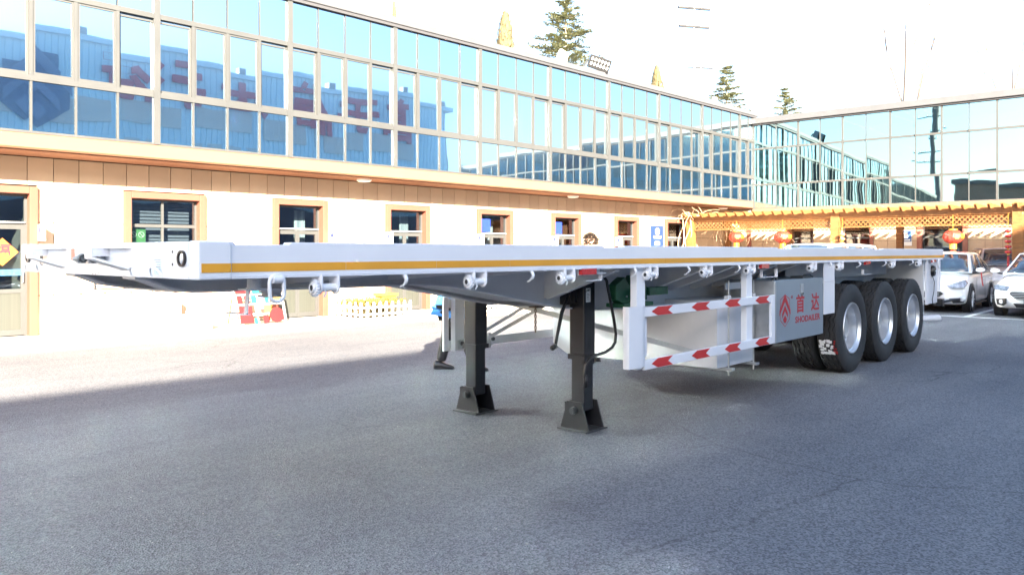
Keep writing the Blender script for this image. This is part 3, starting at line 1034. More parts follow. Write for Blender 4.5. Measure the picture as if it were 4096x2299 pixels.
me_raft = MB().prism([(PY - 0.42, 2.80), (PY - 0.42, 2.77), (PY - 0.25, 2.66), (PY + 3.2, 2.66), (PY + 3.35, 2.77), (PY + 3.35, 2.80)], 'x', -0.03, 0.03).mesh("rafter", M_WOOD)
x = PX0 + 0.1
while x < PX1:
    link("rafter", me_raft, PB, (x, 0, 0))
    x += 0.315
sl_len = 0.27 * sqrt(2)
me_s1 = MB().box((-0.014, -0.006, -sl_len / 2 + 0.01), (0.011, 0.0, sl_len / 2 - 0.01)).mesh("lattice_slat", M_WOOD)
me_s2 = MB().box((-0.014, 0.0005, -sl_len / 2 + 0.01), (0.011, 0.0065, sl_len / 2 - 0.01)).mesh("lattice_slat", M_WOOD)
nsl = 0
bs = MB()
for yy in (PY, PY + 3.0):
    for (a, b) in ((-0.62, 4.02), (4.28, 8.79), (9.05, 13.37)):
        x = a + 0.14
        while x < b - 0.13:
            if yy == PY:
                link("lattice_slat", me_s1, PB, (x, yy, 2.38), (0, R(45), 0))
                link("lattice_slat", me_s2, PB, (x, yy, 2.38), (0, R(-45), 0))
                nsl += 2
            else:
                for sg, (ya, yb) in ((1, (-0.006, 0)), (-1, (0.0005, 0.0065))):
                    bs.box((-0.014, ya, -sl_len / 2 + 0.01), (0.011, yb, sl_len / 2 - 0.01), Matrix.Translation((x, yy, 2.38)) @ Matrix.Rotation(R(45 * sg), 4, 'Y'))
            x += 0.135
o = bs.build("lattice", M_WOOD, PB)
o['kind'] = 'stuff'

# lanterns
def lantern(loc, r, lab, grp):
    t_ = thing("paper_lantern", lab, "lantern", loc, 0, grp)
    pr = []
    for i in range(13):
        a = -pi / 2 * 0.86 + i * pi * 0.86 / 12
        pr.append((r * cos(a), r * 0.78 * sin(a)))
    n = 28
    m = MB()
    o0 = 0
    for (rr, z) in pr:
        for i in range(n):
            a = 2 * pi * i / n
            q = rr * (1.0 if i % 2 else 0.955)
            m.v.append((q * cos(a), q * sin(a), z))
    for k in range(len(pr) - 1):
        for i in range(n):
            m.f.append((k * n + i, k * n + (i + 1) % n, (k + 1) * n + (i + 1) % n, (k + 1) * n + i))
    m.build("shade", M_LANT, t_)
    MB().cyl((0, 0, r * 0.70), (0, 0, r * 0.84), r * 0.42, 16).build("top_ring", M_GOLD, t_)
    MB().cyl((0, 0, -r * 1.30), (0, 0, -r * 0.70), r * 0.36, 16).build("tassel", M_GOLD, t_)
    MB().cyl((0, 0, -r * 1.65), (0, 0, -r * 1.32), r * 0.42, 14, r * 0.1).build("tassel_end", M_REDP, t_)
    MB().cyl((0, 0, r * 0.84), (0, 0, 2.52 - loc[2]), 0.006, 6).build("cord", M_GOLD, t_)
    for a in (-2.2, -1.5, -2.9):
        p = Vector((cos(a + 0.35), sin(a + 0.35), 0)) * (r * 1.0)
        text("gold_character", "福" if a == -2.2 else "春", r * 0.55, M_GOLD, t_, (p.x, p.y, 0), (R(90), 0, a + 0.35 + R(90)), 0.004, 0.004)
    return t_


LG = "large red lanterns hanging from the pergola"
lantern(MR @ Vector((0.99, PY - 0.15, 1.97)), 0.25, "red lantern nearest the vine covered pergola post", LG)
lantern(MR @ Vector((2.55, PY - 0.15, 1.95)), 0.27, "red lantern above the silver car roof behind the deck", LG)
lantern(MR @ Vector((7.39, PY - 0.15, 1.90)), 0.265, "red lantern right above the roof of the white sedan", LG)
SG = "strings of small red lanterns on the pergola posts"
for (x, zt, nn, m, lab) in ((8.72, 2.08, 5, M_REDP, "string of five small bright red lanterns beside the right pergola post"),
                            (4.42, 2.05, 3, mat("faded_lantern", (0.70, 0.22, 0.10), 0.5), "string of faded small lanterns beside the middle pergola post")):
    t_ = thing("lantern_string", lab, "lantern string", MR @ Vector((x, PY - 0.22, 0)), 0, SG)
    for i in range(nn):
        z = zt - 0.04 - i * 0.142
        MB().lathe([(0.02, -0.045), (0.068, -0.03), (0.08, 0), (0.068, 0.03), (0.02, 0.045)], (0, 0, z), 'z', 14).build("small_lantern", m, t_, smooth=True)
        MB().cyl((0, 0, z - 0.075), (0, 0, z - 0.045), 0.03, 10).build("spacer", M_GOLD, t_)
    z = zt - 0.04 - nn * 0.142
    MB().cyl((0, 0, z - 0.42), (0, 0, z + 0.03), 0.028, 10).build("tassel", m, t_)
    MB().cyl((0, 0, zt), (0, 0, 2.52), 0.005, 6).build("cord", M_GOLD, t_)

# vines climbing the left pergola post
random.seed(21)
V = thing("bare_vine", "leafless twisted vine climbing the left pergola post", "vine", MR @ Vector((-0.85, PY - 0.1, 0)), ANG_R)
vm = MB()
for k in range(9):
    x, y, z = random.uniform(-0.45, -0.1), random.uniform(-0.1, 0.2), 0
    pts = []
    rr = []
    n = 26
    for i in range(n):
        f = i / (n - 1)
        pts.append((x + 0.09 * sin(f * 9 + k) + f * 0.35, y + 0.07 * cos(f * 8 + k * 2), f * 2.75))
        rr.append(0.028 * (1 - f * 0.6))
    vm.tube(pts, rr, 6)
vm.build("stem", M_VINE, V, smooth='all')
vm = MB()
for k in range(26):
    a = random.uniform(0, 2 * pi)
    L_ = random.uniform(0.4, 1.1)
    p = Vector((random.uniform(-0.2, 0.5), random.uniform(-0.3, 0.5), 2.7))
    d = Vector((cos(a), sin(a) * 0.6, random.uniform(0.2, 1.0)))
    pts, rr = [], []
    for i in range(14):
        f = i / 13
        pts.append(tuple(p))
        rr.append(0.010 * (1 - f * 0.6))
        p = p + d * L_ / 13
        d = (d + Vector((random.gauss(0, 0.2), random.gauss(0, 0.2), -0.11 + random.gauss(0, 0.12)))).normalized()
    vm.tube(pts, rr, 5)
vm.build("tendril", M_VINE, V, smooth='all')['kind'] = 'stuff'
V2 = thing("bare_vine", "tangle of dry vine shoots hanging below the lattice left of the second lantern", "vine", MR @ Vector((1.0, PY + 0.6, 0)), ANG_R)
vm = MB()
for k in range(40):
    p = Vector((random.uniform(-1.4, 1.2), random.uniform(-0.3, 0.8), 2.3))
    d = Vector((random.gauss(0, 0.5), random.gauss(0, 0.3), -1)).normalized()
    L_ = random.uniform(0.2, 0.8)
    pts, rr = [], []
    for i in range(10):
        pts.append(tuple(p))
        rr.append(0.007 * (1 - i / 20))
        p = p + d * L_ / 10
        d = (d + Vector((random.gauss(0, 0.2), random.gauss(0, 0.2), random.gauss(0, 0.15)))).normalized()
    vm.tube(pts, rr, 4)
vm.build("tendril", M_VINE, V2)['kind'] = 'stuff'

# ================================================================ OPPOSITE SHED (behind the camera, seen mirrored in the glass)
Dg = 14.3 + 15.5       # metres from the glass plane to the shed front
SH = thing("warehouse", "blue corrugated warehouse with big red lettering, mirrored in the office glass", "building", OL, ANG_L)
SY = GY - Dg
SHH = 12.2
sx0, sx1 = -30.0, 33.8
cm = MB()
n = int((sx1 - sx0) / 0.32)
poly_y = []
for i in range(n):
    x = sx0 + i * 0.32
    poly_y += [(x, 0.0), (x + 0.20, 0.0), (x + 0.22, -0.05), (x + 0.30, -0.05)]
vs = []
for (x, y) in poly_y:
    vs += [(x, SY + y, 4.2), (x, SY + y, SHH)]
cm.add(vs, [(2 * i, 2 * i + 2, 2 * i + 3, 2 * i + 1) for i in range(len(poly_y) - 1)])
cm.build("corrugated_front", M_SHED, SH)
MB().box((sx0, SY - 24, 0), (sx1, SY - 0.06, SHH - 0.02)).build("shed_body", M_SHEDB, SH)
MB().box((sx0 - 0.2, SY - 24.2, SHH), (sx1 + 0.6, SY + 0.22, SHH + 0.28)).build("roof_edge", mat("shed_trim", (0.35, 0.55, 0.68), 0.5), SH)
x = sx0 + 2
me_sw = MB().box((0, 0.01, 8.25), (3.35, 0.06, 9.45)).mesh("window_band", M_SHEDW)
x = -21.3
while x < sx1 - 4:
    link("window_band", me_sw, SH, (x, SY, 0))
    x += 4.05
x = -29
me_lw = MB().box((0, 0.01, 6.6), (0.8, 0.05, 7.4)).mesh("window", M_SHEDW)
while x < sx1 - 2:
    link("window", me_lw, SH, (x, SY, 0))
    x += 1.15
for cx, ch in ((29.4, "首"), (26.2, "于"), (22.9, "信"), (18.15, "达"), (14.8, "于"), (11.85, "行")):
    text("sign_letter", ch, 2.55, M_SIGNRED, SH, (cx, SY + 0.12, 10.5), (R(90), 0, R(180)), 0.04, 0.10)
sg = MB()
cx = 6.85
sg.prism([(cx - 1.5, 8.9), (cx, 7.9), (cx + 1.5, 8.9), (cx + 1.5, 11.2), (cx - 1.5, 11.2)], 'y', SY + 0.05, SY + 0.1)
sg.build("emblem_board", mat("navy_emblem", (0.05, 0.09, 0.20), 0.6), SH)
sg = MB()
for (zz, hw, th) in ((11.9, 1.6, 0.75), (10.3, 1.0, 0.6)):
    sg.prism([(cx, zz), (cx + hw, zz - hw), (cx + hw, zz - hw - th), (cx, zz - th), (cx - hw, zz - hw - th), (cx - hw, zz - hw)], 'y', SY + 0.12, SY + 0.16)
sg.prism([(cx, 9.1), (cx + 0.45, 8.65), (cx, 8.2), (cx - 0.45, 8.65)], 'y', SY + 0.12, SY + 0.16)
sg.build("emblem", mat("slate_emblem", (0.12, 0.18, 0.32), 0.6), SH)
for x, fl in ((9.6, 'nearest the dark emblem'), (17.8, 'above the fourth red character'), (24.4, 'above the third red character'), (30.2, 'above the first red character'), (33.4, 'at the far end corner')):
    b_ = MB().box((x - 0.2, SY - 0.1, SHH + 0.28), (x + 0.2, SY + 0.3, SHH + 0.62))
    o = b_.build("shed_floodlight", M_IRON)
    o.location = OL
    o.rotation_euler = (0, 0, ANG_L)
    tag(o, "small floodlight box on the mirrored warehouse roof edge " + fl, "floodlight", "floodlights on the warehouse roof")

# ================================================================ POLES, WIRES
def pole(loc, H, r, arms, lab, arm_m=mat("dark_crossarm", (0.02, 0.02, 0.022), 0.8), rz=0.0):
    t_ = thing("utility_pole", lab, "utility pole", loc, rz)
    MB().cyl((0, 0, 0), (0, 0, H), r * 1.5, 12, r).build("mast", M_POLE, t_, smooth=True)
    for (z, hl) in arms:
        MB().box((-hl, -0.05, z - 0.045), (hl, 0.05, z + 0.045)).build("crossarm", arm_m, t_)
        for s in (-0.92, -0.45, 0.45, 0.92):
            MB().cyl((s * hl, 0, z + 0.045), (s * hl, 0, z + 0.2), 0.04, 8).build("insulator", M_WPLAST, t_)
    return t_


BB = thing("brown_workshop", "brown panelled workshop block far off, mirrored at the right end of the glass wing", "building", (-41, 9.2, 0))
MB().box((-5, -3.6, 0), (5, 3.4, 8.8)).build("wall", mat("brown_cladding", (0.22, 0.15, 0.11), 0.7, var=0.15, scale=0.8), BB)
MB().box((-5.2, -3.8, 8.802), (5.2, 3.6, 9.2)).build("roof", mat("dark_roof_trim", (0.10, 0.09, 0.09), 0.7), BB)
for yy_ in (-2.6, -1.0, 0.6, 2.2):
    MB().box((5.003, yy_ - 0.5, 5.2), (5.05, yy_ + 0.5, 7.2)).build("window", CARGLASS, BB)
va = math.atan2(-0.745, 0.667)
p1 = pole((48.2, 23.55, 0), 14.9, 0.07, [(14.4, 0.95)], "slim utility pole with one crossarm beyond the building corner", rz=va + 0.25)
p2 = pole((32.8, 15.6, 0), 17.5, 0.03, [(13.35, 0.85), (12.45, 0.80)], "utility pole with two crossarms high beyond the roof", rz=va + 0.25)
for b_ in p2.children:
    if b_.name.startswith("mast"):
        b_.data.materials[0] = mat("overexposed_pole_white", (0.78, 0.78, 0.76), 0.8)  # overexposure put into the colour: white mast that melts into the bright sky
p3 = pole((-28.5, 13.4, 0), 24.0, 0.20, [(14.2, 1.7), (11.1, 1.3), (10.3, 1.5), (12.6, 0.4)], "thick concrete utility pole mirrored in the glass wing", rz=R(100))
wr = MB()
for (a, b, sag) in (((32.3, 16.2, 13.45), (12, 42, 25.0), 0.6), ((33.4, 15.0, 12.5), (14, 42, 23.0), 0.6), ((32.3, 16.2, 13.5), (60, -5, 13), 0.4), ((-28.4, 13.4, 14.4), (32.8, 15.4, 13.55), 0.8),
                    ((-28.4, 12.2, 14.4), (32.9, 15.2, 12.6), 0.8), ((-28.4, 14.3, 11.3), (32.6, 15.9, 12.6), 0.8), ((-28.4, 14.8, 14.4), (33.0, 15.0, 13.55), 0.9)):
    pts = []
    for i in range(17):
        f = i / 16
        p = Vector(a).lerp(Vector(b), f)
        p.z -= sag * 4 * f * (1 - f)
        pts.append(p)
    wr.tube(pts, 0.005, 4)
tag(wr.build("power_wires", mat("grey_wire", (0.25, 0.25, 0.26), 0.6)), "thin power lines running between the utility poles over the yard", "power line")

# ================================================================ TREES
def cypress(loc, H, rad, lab, seed):
    t_ = thing("cypress_tree", lab, "tree", loc, 0, "slim cypresses behind the office roof")
    random.seed(seed)
    m = MB()
    z0 = H * 0.25
    for i in range(9000):
        f = random.random() ** 1.2
        z = z0 + f * (H - z0)
        prof = rad * (1 - f) ** 0.75 * (1 + 0.12 * sin(z * 3 + seed)) + 0.03
        a = random.uniform(0, 2 * pi)
        rr = prof * sqrt(random.uniform(0.25, 1.05))
        c = Vector((rr * cos(a), rr * sin(a), z))
        s = random.uniform(0.05, 0.13)
        up = Vector((cos(a) * 0.35, sin(a) * 0.35, 1)).normalized()
        sd = Vector((-sin(a), cos(a), 0)) * s * 0.3
        m.add([c - sd, c + up * s * 1.9, c + sd, c - up * s * 0.8], [(0, 1, 2, 3)])
    m.build("crown", M_CYP, t_)
    MB().cyl((0, 0, 0), (0, 0, H * 0.9), 0.12, 8, 0.02).build("trunk", M_BARK, t_)
    return t_


def cedar(loc, H, rad, lab, seed, z0f=0.3):
    t_ = thing("cedar_tree", lab, "tree", loc, 0, "layered cedars behind the buildings")
    random.seed(seed)
    MB().cyl((0, 0, 0), (0, 0, H), 0.20, 10, 0.012).build("trunk", M_BARK, t_)
    m = MB()
    br = MB()
    z = H * z0f
    while z < H * 0.985:
        f = (z - H * z0f) / (H * (1 - z0f))
        nb = random.randint(3, 6)
        for k in range(nb):
            a = random.uniform(0, 2 * pi)
            L_ = rad * (1 - f) ** 0.85 * random.uniform(0.6, 1.12) + 0.1
            dz = random.uniform(0.05, 0.3)
            p0 = Vector((0, 0, z))
            p1 = p0 + Vector((cos(a) * L_, sin(a) * L_, dz * L_ - 0.06 * L_))
            pm = p0.lerp(p1, 0.5) - Vector((0, 0, 0.06 * L_))
            br.tube([p0, pm, p1], [0.02, 0.014, 0.005], 4)
            n = int(45 + 95 * L_)
            for i in range(n):
                q = random.random() ** 0.7
                c = p0.lerp(p1, q) + Vector((random.gauss(0, 0.10), random.gauss(0, 0.10), random.gauss(-0.02, 0.045)))
                s = random.uniform(0.06, 0.15)
                d = Vector((cos(a + random.gauss(0, 0.9)), sin(a + random.gauss(0, 0.9)), random.uniform(-0.3, 0.4)))
                w = Vector((-d.y, d.x, random.uniform(-0.5, 0.5))) * s * 0.28
                m.add([c - w, c + d * s, c + w, c - d * s], [(0, 1, 2, 3)])
        z += random.uniform(0.18, 0.34)
    m.build("crown", M_CED, t_)
    br.build("branch", M_BARK, t_)
    return t_


cypress((25.0, 20.97, 0), 12.45, 1.9, "taller slim cypress above the left part of the roof", 3)
cypress((41.8, 23.2, 0), 13.25, 2.2, "shorter slim cypress between the floodlight and the utility pole", 5)
cedar((31.6, 22.6, 0), 15.6, 4.6, "wide spreading cedar behind the roof floodlights", 8)
cedar((54.06, 24.5, 0), 15.9, 4.2, "cedar right of the slim utility pole", 9)
cedar((61.9, 23.2, 0), 15.2, 4.6, "cedar at the corner where the two roofs meet", 10)
def bare_tree(loc, H, lab, seed, spread=0.32, m_=None, n0=3, grp=None):
    random.seed(seed)
    t_ = thing("bare_tree", lab, "tree", loc, 0, grp)
    m = MB()
    tw = MB()

    def grow(p, d, L_, r, lev):
        pts, rr = [tuple(p)], [r]
        for i in range(6):
            p = p + d * L_ / 6
            d = (d + Vector((random.gauss(0, 0.07), random.gauss(0, 0.07), 0.03))).normalized()
            pts.append(tuple(p))
            rr.append(r * (1 - 0.55 * (i + 1) / 6))
            if lev < 4 and i >= 1:
                for _ in range(1 if lev > 0 else 1):
                    a = random.uniform(0, 2 * pi)
                    nd = (d + Vector((cos(a), sin(a), 0.2)) * spread * 1.6).normalized()
                    if random.random() < 0.8:
                        grow(p, nd, L_ * random.uniform(0.45, 0.7), rr[-1] * 0.6, lev + 1)
        (m if lev < 2 else tw).tube(pts, rr, 5 if lev < 2 else 3)
    grow(Vector((0, 0, 0)), Vector((0, 0, 1)), H * 0.75, H * 0.009, 0)
    m.build("trunk", m_ or M_BARK, t_)
    tw.build("crown", m_ or M_BARK, t_)
    return t_


M_PALEB = mat("bleached_bark", (0.13, 0.11, 0.10), 0.8, var=0.12, scale=2)
BG_ = "bleached bare poplars beyond the glass wing"
bare_tree((46.9, 9.9, 0), 19, "tall pale leafless tree rising over the middle of the glass wing", 12, 0.22, M_PALEB, grp=BG_)
bare_tree((55.0, 5.9, 0), 17, "faint leafless tree over the right end of the glass wing", 14, 0.22, M_PALEB, grp=BG_)
bare_tree((59.2, 18.7, 0), 12.6, "small leafless tree just right of the corner cedar", 15, 0.25, M_PALEB, grp=BG_)
cypress((27.4, 31.8, 0), 15.75, 0.5, "pale treetop peeping over the roof far left of the tall cypress", 17)
#TRAILER
# ================================================================ FLATBED TRAILER  (u = x rearwards, v = y to the far side)
TR = thing("flatbed_trailer", "long white flatbed semi-trailer with an orange side stripe standing on black landing legs", "trailer", (0, 0, 0))
LEN, WID = 12.6, 2.31
ZT, ZB = 1.52, 1.362
# side rails with shallow recesses in the top edge
def rail_poly(x0, x1, notches):
    p = [(x0, ZB), (x1, ZB), (x1, ZT)]
    for (a, b) in sorted(notches, reverse=True):
        p += [(b, ZT), (b - 0.008, ZT - 0.012), (a + 0.008, ZT - 0.012), (a, ZT)]
    p += [(x0, ZT)]
    return p


NOT = [(0.17, 0.46), (3.02, 3.30), (6.05, 6.42), (9.05, 9.45), (12.36, 12.44)]
for v0, v1 in ((0.0, 0.06), (WID - 0.06, WID)):
    MB().prism(rail_poly(0.155, LEN - 0.12, NOT), 'y', v0, v1).build("side_rail", M_WHITE, TR, bevel=0.004)
MB().box((LEN - 0.12, 0.012, ZB), (LEN, WID - 0.012, ZT - 0.004)).build("rear_beam", M_WHITE, TR, bevel=0.004)
MB().box((0.0, 0.085, 1.352), (0.09, WID - 0.03, ZT)).build("front_beam", M_WHITE, TR, bevel=0.005)
MB().box((0.0, -0.012, 1.352), (0.153, 0.083, ZT + 0.003)).build("corner_block", M_WHITE, TR, bevel=0.008)
MB().box((0.0, WID - 0.029, 1.352), (0.153, WID + 0.012, ZT + 0.003)).build("corner_block", M_WHITE, TR, bevel=0.008)
MB().box((0.092, 0.062, ZT - 0.022), (LEN - 0.122, WID - 0.062, ZT - 0.014)).build("deck_plate", M_WGREY, TR)
# lower flange of rail
MB().box((0.156, -0.006, ZB - 0.008), (LEN - 0.12, 0.075, ZB - 0.0005)).build("rail_flange", M_WHITE, TR)
x = -0.002
me_t = {}
k = 0
xs = [0.012, 0.151] + [0.158 + 0.62 * i for i in range(21)]
for i in range(len(xs) - 1):
    a, b = xs[i], min(xs[i + 1], LEN - 0.005)
    if i == 1:
        continue
    y = -0.0145 if i == 0 else -0.0022
    MB().box((a, y, 1.384), (b - 0.0025, y + 0.0015, 1.424)).build("reflective_stripe", M_ORANGE, TR)
# cross members
me_c = MB().prism([(-0.03, 1.385), (0.03, 1.385), (0.03, 1.393), (-0.022, 1.393), (-0.022, 1.49), (0.03, 1.49), (0.03, 1.497), (-0.03, 1.497)], 'y', 0.062, WID - 0.062).mesh("cross_member", M_WGREY)
me_c = MB()
me_c.v = []
for poly in ([(-0.03, 1.385), (0.03, 1.385), (0.03, 1.393), (-0.022, 1.393), (-0.022, 1.49), (-0.03, 1.49)],):
    me_c.prism([(a, b) for a, b in poly], 'y', 0.062, WID - 0.062)
me_c = me_c.mesh("cross_member", M_WGREY)
x = 0.45
while x < LEN - 0.3:
    link("cross_member", me_c, TR, (x, 0, 0))
    x += 0.50
# sloped outriggers from rail to beam web (deep part)
me_o = MB().prism([(0.065, 1.383), (0.78, 1.383), (0.78, 1.10), (0.72, 1.10), (0.065, 1.34)], 'x', -0.004, 0.004).mesh("outrigger", M_WGREY)
me_of = MB().prism([(0.065, 1.332), (0.72, 1.092), (0.725, 1.10), (0.067, 1.34)], 'x', -0.035, 0.035).mesh("outrigger_flange", M_WGREY)
for x in (3.3, 4.72, 5.2, 5.68, 6.16, 6.7):
    o = link("outrigger", me_o, TR, (x, 0, 0))
    link("flange", me_of, o)
me_o2 = MB().prism([(0.065, 1.383), (0.78, 1.383), (0.78, 1.29), (0.065, 1.345)], 'x', -0.02, 0.02).mesh("outrigger", M_WGREY)
for x in (0.95, 1.7, 2.45):
    link("outrigger", me_o2, TR, (x, 0, 0))

# main I beams following the gooseneck
prof = [(0.03, 1.352), (0.09, 1.340), (0.20, 1.295), (0.33, 1.272), (0.6, 1.270), (1.9, 1.262), (2.15, 1.245), (2.45, 1.20), (2.8, 1.14), (3.15, 1.075), (3.5, 1.020), (3.85, 0.985), (4.2, 0.97), (6.5, 0.97), (11.5, 0.98), (12.4, 1.0)]
for vb in (0.78, 1.58):
    w = MB()
    poly = prof + [(12.4, 1.386), (0.03, 1.386)]
    # web as quads
    for v in (vb - 0.004, vb + 0.004):
        pass
    vs = []
    for (u, z) in prof:
        vs += [(u, vb - 0.004, z), (u, vb - 0.004, 1.386), (u, vb + 0.004, z), (u, vb + 0.004, 1.386)]
    fs = []
    for i in range(len(prof) - 1):
        a, b = 4 * i, 4 * (i + 1)
        fs += [(a, b, b + 1, a + 1), (a + 2, a + 3, b + 3, b + 2)]
    w.add(vs, fs)
    w.build("beam_web", M_WGREY, TR)
    fl = MB()
    vs = []
    for (u, z) in prof:
        vs += [(u, vb - 0.075, z - 0.012), (u, vb + 0.075, z - 0.012), (u, vb + 0.075, z), (u, vb - 0.075, z)]
    fs = []
    for i in range(len(prof) - 1):
        a, b = 4 * i, 4 * (i + 1)
        for q in range(4):
            fs.append((a + q, a + (q + 1) % 4, b + (q + 1) % 4, b + q))
    fs += [(0, 3, 2, 1), (4 * len(prof) - 4, 4 * len(prof) - 3, 4 * len(prof) - 2, 4 * len(prof) - 1)]
    fl.add(vs, fs)
    fl.build("beam_flange", M_WGREY, TR, smooth='all' if False else False)
# closed belly plate between the beams behind the neck
MB().prism([(2.2, 1.25), (2.8, 1.16), (3.5, 1.04), (4.2, 0.985), (4.2, 0.995), (3.5, 1.05), (2.8, 1.17), (2.2, 1.26)], 'y', 0.90, 1.50).build("belly_plate", M_WGREY, TR)
hl = MB()
for u, z in ((3.35, 1.20), (3.75, 1.17)):
    hl.cyl((u, 1.574, z), (u, 1.570, z), 0.05, 20)
hl.build("web_hole", M_IRON, TR)
# king pin plate under the neck
MB().box((0.30, 0.86, 1.258), (1.9, 1.50, 1.268)).build("coupler_plate", M_WGREY, TR)
kp = MB()
kp.lathe([(0.075, 0.0), (0.075, -0.035), (0.06, -0.037), (0.06, -0.05), (0.085, -0.052), (0.085, -0.062), (0.0, -0.063)], (1.02, 1.10, 1.258), 'z', 20)
kp.build("king_pin", M_WGREY, TR, smooth=True)

# front face fittings
def ring(c, r, w, ax, m, name, parent, dep=0.012):
    pr = [(r - w, -0.002), (r - w, -dep), (r, -dep), (r, 0.0)]
    o = MB().lathe(pr, (0, 0, 0), 'x', 28).build(name, m, parent, smooth=True)
    o.location = c
    return o


for v, far in ((0.135, 0), (2.18, 1)):
    o = ring((0, v, 1.445), 0.036, 0.009, 'x', M_HORN, "front_lamp", TR)
    MB().lathe([(0.0, -0.010), (0.018, -0.0085), (0.027, -0.003)], (0, 0, 0), 'x', 24).build("lens", M_LAMP, o, smooth=True)
me_h = MB().cyl((-0.0012, 0, 0), (0.0, 0, 0), 0.007, 12).mesh("bolt_hole", M_HORN)
for v, z in ((0.235, 1.475), (0.235, 1.418)):
    link("bolt_hole", me_h, TR, (0, v, z))
MB().cyl((-0.001, 0.187, 1.444), (-0.0002, 0.187, 1.444), 0.028, 24).build("reflector_disc", M_WPLAST, TR)
for (a, b) in ((0.68, 0.955), (1.535, 1.86)):
    p_ = MB()
    p_.box((-0.085, b - 0.01, 1.452), (-0.001, b + 0.085, 1.494))
    p_.box((-0.030, a, 1.4925), (-0.0005, b - 0.0105, 1.497))
    p_.build("step_pocket", M_WHITE, TR)
    q_ = MB()
    top = [(-0.085, b + 0.085, 1.4515), (-0.085, b - 0.01, 1.4515), (-0.004, a, 1.399), (-0.001, a + 0.10, 1.3935)]
    q_.add(top + [(x, y, z - 0.012) for (x, y, z) in top], [(0, 1, 2, 3), (7, 6, 5, 4), (0, 4, 5, 1), (1, 5, 6, 2), (2, 6, 7, 3), (3, 7, 4, 0)])
    q_.build("step_plate", M_WGREY, TR)
# glad hand couplings
for v, ds, m in ((1.235, 1, mat("grey_cast_alloy", (0.22, 0.25, 0.27), 0.5, 0.4)), (1.09, -1, M_STEEL)):
    c_ = MB()
    c_.cyl((0.0, v + 0.085 * ds, 1.437), (-0.03, v + 0.085 * ds, 1.437), 0.016, 10)
    c_.cyl((-0.03, v + 0.10 * ds, 1.437), (-0.03, v + 0.01 * ds, 1.437), 0.012, 10)
    c_.lathe([(0.0, -0.012), (0.023, -0.010), (0.027, 0.0), (0.023, 0.012), (0.0, 0.014)], (-0.028, v, 1.440), 'y', 18)
    c_.box((-0.055, v - 0.018, 1.415), (-0.015, v + 0.008, 1.425))
    c_.build("air_coupling", m, TR, smooth=True)
    r_ = MB()
    r_.lathe([(0.014, -0.026), (0.022, -0.024), (0.022, -0.012), (0.014, -0.012)], (-0.028, v, 1.440), 'y', 14)
    r_.build("coupling_seal", M_IRON, TR)
tg = MB().box((-0.0015, 1.42, 1.43), (-0.0003, 1.472, 1.492)).build("warning_plate", mat("faded_red_label", (0.60, 0.20, 0.13), 0.6), TR)
MB().box((-0.0015, 0.345, 1.368), (-0.0003, 0.425, 1.452)).build("data_label", mat("pale_blue_label", (0.62, 0.70, 0.76), 0.6), TR)
for q in range(6):
    MB().box((-0.0025, 0.352, 1.436 - q * 0.011), (-0.0016, 0.418 - 0.012 * (q % 3), 1.440 - q * 0.011)).build("print_line", mat("grey_print", (0.25, 0.28, 0.32), 0.6), TR)
MB().box((-0.0015, 1.93, 1.385), (-0.0003, 1.985, 1.475)).build("socket_recess", M_IRON, TR)
for q in range(3):
    MB().box((-0.003, 1.90, 1.39 + q * 0.014), (-0.0018, 1.96, 1.396 + q * 0.014)).build("vent_bar", M_WHITE, TR)
me_arc = MB().tube([(-0.012 - 0.02 * sin(pi * i / 10), 0.055 * cos(pi * i / 10), 0.042 * sin(pi * i / 10)) for i in range(11)], 0.006, 6).mesh("rope_loop", M_WHITE, True)
for v in (2.13, 1.92, 0.59, 0.37):
    link("rope_loop", me_arc, TR, (0, v, 1.362))
rs = MB()
random.seed(4)
for i in range(16):
    v = 1.15 + random.gauss(0, 0.06)
    z = 1.356 + abs(random.gauss(0, 0.008))
    s = random.uniform(0.002, 0.006)
    rs.add([(-0.0008, v - s, z), (-0.0008, v, z - s * 0.5), (-0.0008, v + s * 1.3, z), (-0.0008, v, z + s)], [(0, 1, 2, 3)])
rs.build("paint_chip", mat("rust_brown", (0.10, 0.06, 0.05), 0.8), TR)

# strap brackets below the rail (flat bar bent to a U)
def strap(u, v, pts, w=0.03, name="hose_bracket", m=M_WHITE):
    b_ = MB()
    for (p, q) in zip(pts[:-1], pts[1:]):
        p, q = Vector((p[0], 0, p[1])), Vector((q[0], 0, q[1]))
        d = (q - p).normalized()
        n = Vector((-d.z, 0, d.x)) * 0.0035
        vs = []
        for e, s in ((p - d * 0.003, 1), (q + d * 0.003, 1)):
            for yy in (-w / 2, w / 2):
                vs += [tuple(e + n + Vector((u, v + yy, 0))), tuple(e - n + Vector((u, v + yy, 0)))]
        b_.add(vs, [(0, 1, 3, 2), (4, 6, 7, 5), (0, 4, 5, 1), (2, 3, 7, 6), (0, 2, 6, 4), (1, 5, 7, 3)])
    return b_.build(name, m, TR)


